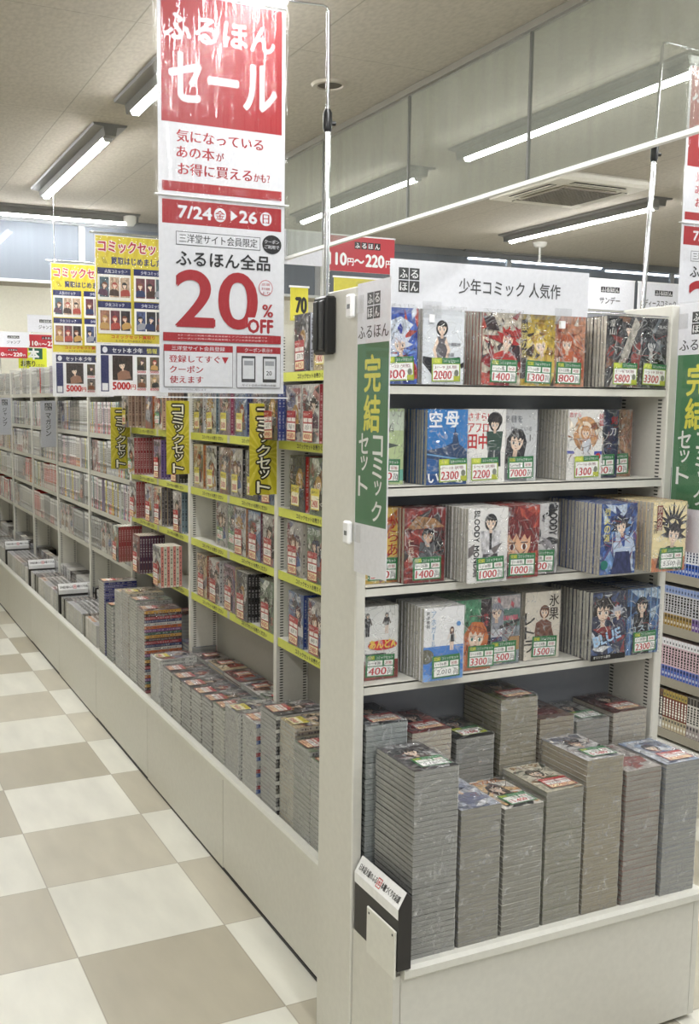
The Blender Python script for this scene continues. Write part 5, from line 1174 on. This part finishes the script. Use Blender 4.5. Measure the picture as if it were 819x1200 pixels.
CHR = S(214, 216, 218)
def pole(base, top, arm, label, magnet):
    t = empty('sign_pole', base, label, 'pole')
    B = Vector(base); d = Vector(top)-B
    b = MB(); mid = d*.62
    b.tube([(0, 0, 0), tuple(mid)], .0066, CHR, 'metal', 12)
    b.build('lower_tube', t)
    b = MB(); b.tube([tuple(mid), tuple(d)], .0046, CHR, 'metal', 12); b.build('upper_tube', t)
    b = MB(); n = d.normalized(); b.tube([tuple(mid-n*.02), tuple(mid-n*.012), tuple(mid+n*.022), tuple(mid+n*.03)], [.008, .0105, .0105, .0065], BLACK, 'plastic', 12); b.tube([tuple(mid+Vector((.008, 0, 0))), tuple(mid+Vector((.019, -.003, 0)))], .005, BLACK, 'plastic', 8); b.build('clamp_collar', t)
    b = MB(); e = Vector(arm)-B; s = 1 if e.x > d.x else -1
    b.tube([tuple(d), tuple(d+Vector((s*.004, 0, .010))), tuple(d+Vector((s*.014, 0, .013))), tuple(e)], .0032, CHR, 'metal', 8); b.build('arm', t)
    if magnet:
        b = MB(); b.bevbox(-.022, .0065, -.040, .024, -.128, .004, .005, BLACK, 'plastic'); b.bevbox(-.027, -.021, -.034, -.012, -.118, -.006, .003, S(34, 34, 36), 'plastic'); b.bevbox(-.027, -.021, -.004, .018, -.118, -.006, .003, S(34, 34, 36), 'plastic')
        b.box(-.0275, -.0265, -.030, -.016, -.09, -.03, S(52, 52, 54), 'plastic')
        b.build('magnet_base', t)
    else:
        b = MB(); b.bevbox(-.02, .02, -.02, .02, -.03, .004, .004, BLACK, 'plastic'); b.build('magnet_base', t)
    return t
pole((1.0598, 2.09, 1.826), (1.0625, PY, 2.462), (.94, PY, 2.4685), 'chrome telescopic pole on a black holder, carrying the left sale sign', True)
pole((2.027, 2.098, 1.80), (2.068, 2.112, 2.538), (2.47, 2.112, 2.537), 'chrome telescopic pole leaning at the right, carrying the right sale sign', False)

def edge_banner(x, y0, label, clips=True):
    """flag-like card fixed to the front edge of a panel, read from the left"""
    w, h = .142, .635
    t = empty('edge_banner', (x, y0, 1.210), label, 'banner')
    b = MB(); b.box(-.0006, .0006, -w, 0, 0, h, S(238, 238, 244), 'print')
    a = Art(b, (-.0007, 0, 0), (0, -1, 0), (0, 0, 1), 'print')
    a.rect(0, 0, w, h, (236, 236, 242)); a.rect(.002, h*.175, w-.004, h*.795, (36, 112, 60))
    furuhon(a, w*.30, h*.875, .027); a.text('ふるほん', w*.04, h*.812, .027, DARK, w=w*.92, bold=.02)
    a.vtext('完結', w*.5, h*.765, .084, (226, 222, 70), gap=1.02, bold=.03, wd=.076)
    a.vtext('コミック', w*.70, h*.49, .047, (240, 242, 238), gap=1.0, bold=.02, wd=.046); a.vtext('セット', w*.27, h*.495, .047, (240, 242, 238), gap=1.0, bold=.02, wd=.046)
    b.build('card', t)
    b = MB(); b.face([(-.004, .004, -.008), (-.004, -w-.004, -.008), (-.004, -w-.004, h+.004), (-.004, .004, h+.004)], S(255, 255, 255), 'acrylic'); b.build('clear_cover', t)
    if clips:
        for z in (h-.072, .060):
            b = MB(); b.bevbox(-.014, -.001, .006, .034, z-.0, z+.052, .004, S(246, 246, 246), 'plastic'); b.box(-.0148, -.0138, .012, .024, z+.020, z+.030, S(120, 122, 124), 'plastic'); b.box(-.003, -.0018, -.03, .01, z+.008, z+.046, S(250, 250, 250), 'acrylic'); b.build('clip', t)
edge_banner(1.064, 1.945, 'green and white vertical banner on the left panel of the end unit')
edge_banner(2.0075, 1.945, 'green and white vertical banner on the right panel, cut by the photo edge')

# heading card on top of the end unit
t = empty('heading_card', (1.146, 1.949, 1.80), 'white heading card standing along the top of the end unit', 'sign')
def head(a, w, h):
    a.rect(0, 0, w, h, (238, 239, 245)); furuhon(a, .022, .034, .026); a.text('少年コミック 人気作', w*.325, h*.36, .035, DARK, w=w*.52, bold=.012)
sheet(.562, .106, head).build('card', t)
b = MB(); b.face([(-.004, -.003, -.012), (.566, -.003, -.012), (.566, -.003, .107), (-.004, -.003, .107)], S(255, 255, 255), 'acrylic'); b.build('clear_cover', t)
for x in (.085, .46):
    b = MB(); b.box(x, x+.05, -.0035, -.002, -.02, .018, S(250, 250, 250), 'acrylic'); b.box(x+.018, x+.032, -.004, .004, -.03, -.012, S(240, 240, 242), 'plastic'); b.build('clip', t)
b = MB(); b.tube([(-.052, .006, .012), (.833, .006, .012)], .0022, CHR, 'metal', 8); b.build('support_wire', t)

# divider cards in the bins
def divider(loc, rz, label, w=.195, low=-.02):
    """local: board in the x-z plane facing -y; x along its width"""
    t = empty('bin_divider', loc, label, 'divider', None, (0, 0, rz))
    h = .165
    b = MB(); b.prism([(0, 0), (.034, 0), (.034, h-.004), (.02, h+.012), (0, h-.022)], 'x', 0, w, S(40, 38, 38), 'plastic'); b.build('black_holder', t)
    b = MB(); b.mesh([(-.001, -.0012, h-.046), (w+.001, -.0012, h-.046), (w+.001, -.0012, h-.022), (-.001, -.0012, h-.022), (w+.001, .0195, h+.0135), (-.001, .0195, h+.0135)], [(0, 1, 2, 3), (3, 2, 4, 5)], S(244, 244, 244), 'print')
    a = Art(b, (0, -.0014, h-.022), (1, 0, 0), (0, .50, .865), 'print', .00008)
    a.text('日本最大級のふる', w*.05, .010, .016, DARK, w=w*.40, bold=.03); a.frame(w*.46, .006, w*.55, .028, .0022, (200, 44, 50), (244, 244, 244)); a.text('本', w*.505, .010, .014, (200, 44, 50), anchor='c', bold=.02); a.text('本棚づくりを応援', w*.56, .010, .016, DARK, w=w*.40, bold=.03)
    b.build('header_card', t)
    b = MB(); b.bevbox(w*.34, w*.985, -.006, -.0006, low, h*.56, .002, S(226, 225, 216))
    for x in (w*.40, w*.93): b.box(x-.002, x+.002, -.0068, -.0058, h*.47, h*.5, BLACK)
    b.build('steel_bracket', t)
divider((1.0735, 1.935, .356), -PI/2, 'black bin divider with slanted white header, left corner of the end unit bin')
for y, q in zip(DIVY, ('nearest of the three in the aisle bin', 'second of the three in the aisle bin', 'farthest of the three in the aisle bin')):
    divider((1.178, y, .3452), 0, 'black bin divider with slanted white header, '+q, .19, .001)

# yellow flags on the uprights
def flag(y, label, zt=1.585, kind='yellow', word='コミックセット'):
    w, h = (.098, .300)
    t = empty('hanging_flag', (1.3435-w, y, zt-h), label, 'flag')
    if kind == 'yellow':
        def f(a, w, h):
            a.rect(0, 0, w, h, (196, 184, 44)); 
            for k in range(18):
                q = 2*PI*k/18; r_ = .3; pts = []
                for e in (0, .12):
                    x, z = w*.5+r_*math.cos(q+e), h*.45+r_*math.sin(q+e)
                    s = min(1, (w*.5)/max(abs(x-w*.5), 1e-6), (h*.45 if z < h*.45 else h*.55)/max(abs(z-h*.45), 1e-6)); pts.append((w*.5+(x-w*.5)*s, h*.45+(z-h*.45)*s))
                a.poly([(w*.5, h*.45)]+pts, (214, 202, 74))
            a.vtext(word, w*.5, h*.955, .0405, (34, 32, 22), gap=.985, bold=.17, wd=.052); a.vtext(word, w*.5, h*.955, .0405, (238, 236, 214), gap=.985, bold=.02, wd=.052)
    else:
        def f(a, w, h):
            a.rect(0, 0, w, h, (196, 198, 204)); furuhon(a, w*.28, h*.80, .022); a.vtext(word, w*.5, h*.74, .036, DARK, bold=.015)
    sheet(w, h, f, back=(200, 190, 60) if kind == 'yellow' else (196, 198, 204)).build('card', t)
    b = MB(); b.face([(-.003, -.004, -.006), (w+.0005, -.004, -.006), (w+.0005, -.004, h+.003), (-.003, -.004, h+.003)], S(255, 255, 255), 'sleeve'); b.build('clear_sleeve', t)
    b = MB(); b.box(w-.012, w+.001, .0012, .006, h*.82, h*.88, S(240, 240, 240), 'plastic'); b.build('magnet_tab', t)
flag(3.000, 'yellow vertical flag with black and white katakana, nearest and lowest of the three')
flag(3.884, 'yellow vertical flag with black and white katakana, the middle one right of the tall spines', 1.594)
flag(4.768, 'yellow vertical flag partly covered by a set of pinkish grey spines', 1.562)
flag(6.538, 'grey heading flag with vertical katakana, right of the other grey flag', 1.594, 'grey', 'マガジン')
flag(8.31, 'grey heading flag cut by the left edge of the photo', 1.62, 'grey', 'ジャンプ')

# yellow posters over the aisle shelving
def poster(y, x0, label):
    t = empty('hanging_poster', (x0, y, 1.612), label, 'poster')
    w = .297
    def top(a, w, h):
        a.rect(0, 0, w, h, (232, 226, 226)); a.rect(.004, .003, w-.004, h-.003, (222, 204, 60))
        for k in range(8): a.poly([(w*(.0+.13*k), h*.80), (w*(.05+.13*k), h*.80), (w*(.1+.13*k), h-.004), (w*(.06+.13*k), h-.004)], (214, 190, 52)) if .1+.13*k < .98 else None
        a.text('コミックセット', w*.05, h*.845, h*.105, (236, 228, 220), w=w*.92, bold=.11); a.text('コミックセット', w*.05, h*.845, h*.105, (180, 40, 62), w=w*.92, bold=.035)
        a.text('買取はじめました', w*.22, h*.735, h*.065, (40, 44, 96), w=w*.70, bold=.04)
        for q in (0, .02, .04): a.poly([(w*(.08+q), h*.8), (w*(.085+q), h*.8), (w*(.13+q), h*.74), (w*(.12+q), h*.74)], (120, 100, 40))
        rr = random.Random(3)
        for u in (.03, .52):
            for v, nm in ((.40, '人気コミック'), (.09, '少女コミック')):
                a.rect(w*u, h*v, w*(u+.455), h*(v+.30), (236, 234, 228)); a.rect(w*u, h*(v+.24), w*(u+.455), h*(v+.30), (36, 40, 92)); a.text(nm if u < .5 else '少年コミック', w*(u+.10), h*(v+.252), h*.034, (226, 228, 240), w=w*.26, bold=.02)
                for k in range(3):
                    x0 = w*(u+.03+.14*k); c = rr.choice(((140, 80, 60), (90, 110, 120), (170, 120, 96), (60, 56, 60), (206, 176, 150), (110, 60, 70), (80, 90, 130)))
                    a.rect(x0, h*(v+.03), x0+w*.125, h*(v+.215), c, 'art'); bust(a, x0+w*.06, h*(v+.115), h*.045, rr.choice(HC), rr.choice(HC), style='bob')
        a.text('コミックセット買取り', w*.2, h*.045, h*.03, (190, 60, 40), w=w*.6, bold=.04); a.text('とスタッフへお伝えください', w*.26, h*.012, h*.022, (60, 56, 40), w=w*.5, bold=.02)
    def low(a, w, h):
        a.rect(0, 0, w, h, (236, 236, 240)); a.rect(w*.06, h*.80, w*.96, h*.97, (36, 40, 84)); a.ell(w*.12, h*.885, w*.035, h*.06, (226, 228, 236)); a.text('セット本 少年', w*.22, h*.83, h*.10, (236, 238, 244), w=w*.42, bold=.03); a.text('情報', w*.70, h*.83, h*.10, (206, 200, 80), bold=.03)
        a.rect(w*.06, h*.08, w*.17, h*.78, (40, 44, 96)); a.rect(w*.075, h*.1, w*.155, h*.24, (226, 226, 230))
        a.rect(w*.22, h*.30, w*.50, h*.78, (60, 46, 46), 'art'); bust(a, w*.36, h*.52, h*.13, (40, 34, 36), (150, 110, 90)); a.text('5000', w*.22, h*.12, h*.14, (190, 40, 44), w=w*.24, bold=.05); a.text('円', w*.47, h*.12, h*.10, (190, 40, 44), bold=.03)
        rr = random.Random(5)
        for u in (.56, .74):
            for v in (.50, .16):
                a.rect(w*u, h*v, w*(u+.13), h*(v+.26), rr.choice(((170, 150, 130), (120, 110, 106), (90, 80, 60), (130, 60, 50))), 'art'); bust(a, w*(u+.065), h*(v+.12), h*.07, rr.choice(HC), rr.choice(HC)); a.text(rr.choice(('6000', '8500', '3000', '5000')), w*u, h*(v-.055), h*.045, (190, 40, 44), w=w*.12, bold=.03)
    o = sheet(w, .42, top).build('poster_sheet', t); o.location = (0, 0, .208)
    o = sheet(w, .205, low).build('poster_sheet', t); o.location = (0, 0, .001)
    b = MB(); b.face([(-.006, -.006, -.004), (w+.006, -.006, -.004), (w+.006, -.006, .632), (-.006, -.006, .632)], S(255, 255, 255), 'sleeve'); b.build('clear_sleeve', t)
    b = MB(); b.tube([(-.02, .001, .636), (w+.02, .001, .636)], .004, CHR, 'metal', 8); b.build('hanger_bar', t)
    for x in ((.02,) if y > 4.5 else ()):
        b = MB(); b.tube([(x, .001, .64), (x, .001, 2.605-1.612)], .0022, CHR, 'metal', 6); b.tube([(x, .001, .632), (x, .001, .645)], .006, S(236, 236, 236), 'plastic', 8); b.build('hanging_rod', t)
    b = MB(); b.tube([(w+.02, .001, .636), (w+.06, .001, .636), (w+.085, .001, .62), (w+.085, .001, .232)], .005, CHR, 'metal', 8); b.build('stand_rod', t)
poster(3.93, .972, 'yellow comic set poster over a white price sheet, the nearer and higher one')
poster(4.80, .975, 'yellow comic set poster over a white price sheet, the farther, lower one')

# red and white heading boards
def board(loc, w, h, fn, label, foot, back=(226, 226, 230), name='heading_board'):
    t = empty(name, loc, label, 'sign')
    sheet(w, h, fn, .004, back).build('board', t)
    if foot:
        for x in (w*.12, w*.88):
            b = MB(); b.tube([(x, .007, -foot), (x, .007, h*.6)], .004, CHR, 'metal', 8); b.build('leg', t)
    b = MB(); b.box(-.004, w+.004, -.0008, .005, h, h+.006, S(240, 240, 242), 'plastic'); b.build('top_rail', t)
def price_board(a, w, h):
    a.rect(0, 0, w, h, (186, 48, 58)); furuhon(a, w*.40, h*.66, h*.2, False); a.text('110', w*.03, h*.18, h*.33, (246, 244, 244), w=w*.25, bold=.05); a.text('円', w*.30, h*.18, h*.2, (246, 244, 244), bold=.03); a.text('〜', w*.40, h*.26, h*.1, (246, 244, 244), w=w*.14, bold=.05); a.text('220', w*.57, h*.18, h*.33, (246, 244, 244), w=w*.27, bold=.05); a.text('円', w*.87, h*.18, h*.2, (246, 244, 244), bold=.03)
def name_board(word, sq=1.0, u=.32):
    def f(a, w, h):
        a.rect(0, 0, w, h, (230, 231, 237)); furuhon(a, w*.34, h*.58, h*.19, False); a.text(word, w*u, h*.2, h*.24, DARK, w=w*.40*sq, bold=.015)
    return f
def blank(a, w, h): a.rect(0, 0, w, h, (226, 226, 234)); a.rect(w*.2, h*.3, w*.3, h*.7, (214, 214, 222))
board((1.978, 3.90, 2.158), .335, .150, price_board, 'red board reading 110 to 220 yen behind the left pole', 0)
board((1.700, 3.90, 2.172), .255, .138, blank, 'blank white board to the left of the red price board', 0)
t = empty('board_post', (1.966, 3.912, 1.831), 'steel post between the white and the red board behind the left pole', 'post')
b = MB(); b.box(-.010, .010, -.006, .006, .0, .47, S(196, 196, 192)); b.build('post', t)
b = MB(); b.box(-.36, .04, -.004, .004, -.0, .014, S(196, 196, 192)); b.build('foot_rail', t)
board((3.835, 4.42, 2.1205), .372, .165, name_board('サンデー'), 'white heading board at far right, the left one of two', 0)
board((4.235, 4.42, 2.1205), .372, .165, name_board('レディースコミック', 1.8, .06), 'white heading board at far right, half hidden by the leaning pole', 0)
board((1.592, 8.86, 2.19), .30, .145, name_board('ジャンプ'), 'upper pale grey heading board at far left, half behind the yellow poster', .349)
board((1.30, 8.70, 2.052), .275, .120, name_board('ジャンプ'), 'lower pale grey heading board at far left, above the red price board', .222)
board((1.580, 8.80, 2.052), .30, .115, price_board, 'small red price board at far left, the right one below the upper grey board', .222)
board((1.28, 8.66, 1.955), .27, .09, price_board, 'small red price board at the left edge of the photo', .125)
def sell(a, w, h):
    a.rect(0, 0, w, h, (226, 232, 60)); a.poly([(w*.5, h*.45), (w*.85, h*.45), (w*.85, h*.98), (w*.35, h*.98)], (30, 90, 70)); a.text('本', w*.35, h*.45, h*.5, (240, 242, 238), bold=.06); a.text('お売り', w*.08, h*.08, h*.3, (40, 44, 30), w=w*.5, bold=.03); a.text('ください', w*.62, h*.08, h*.14, (60, 60, 40), w=w*.3)
board((1.49, 8.75, 1.875), .24, .175, sell, 'small yellow and green notice at far left under the red boards', .045, (220, 226, 60))
# yellow cards on top of the near shelving
def ycard(a, w, h): a.rect(0, 0, w, h, (206, 196, 74)); a.text('コミックセット', w*.1, h*.4, h*.3, (60, 56, 40), w=w*.8, bold=.04)
board((1.56, 3.02, 1.832), .36, .175, ycard, 'olive yellow card peeking out above the end unit, behind its left panel', 0, (206, 196, 74), 'card_sign')
def ycard2(a, w, h): a.rect(0, 0, w, h, (214, 204, 70)); a.text('70', w*.3, h*.25, h*.45, DARK, w=w*.6, bold=.05)
board((1.36, 2.935, 1.85), .062, .105, ycard2, 'yellow card with bold black figures beside the sale sign, above the nearest bay', 0, (214, 204, 70), 'card_sign')
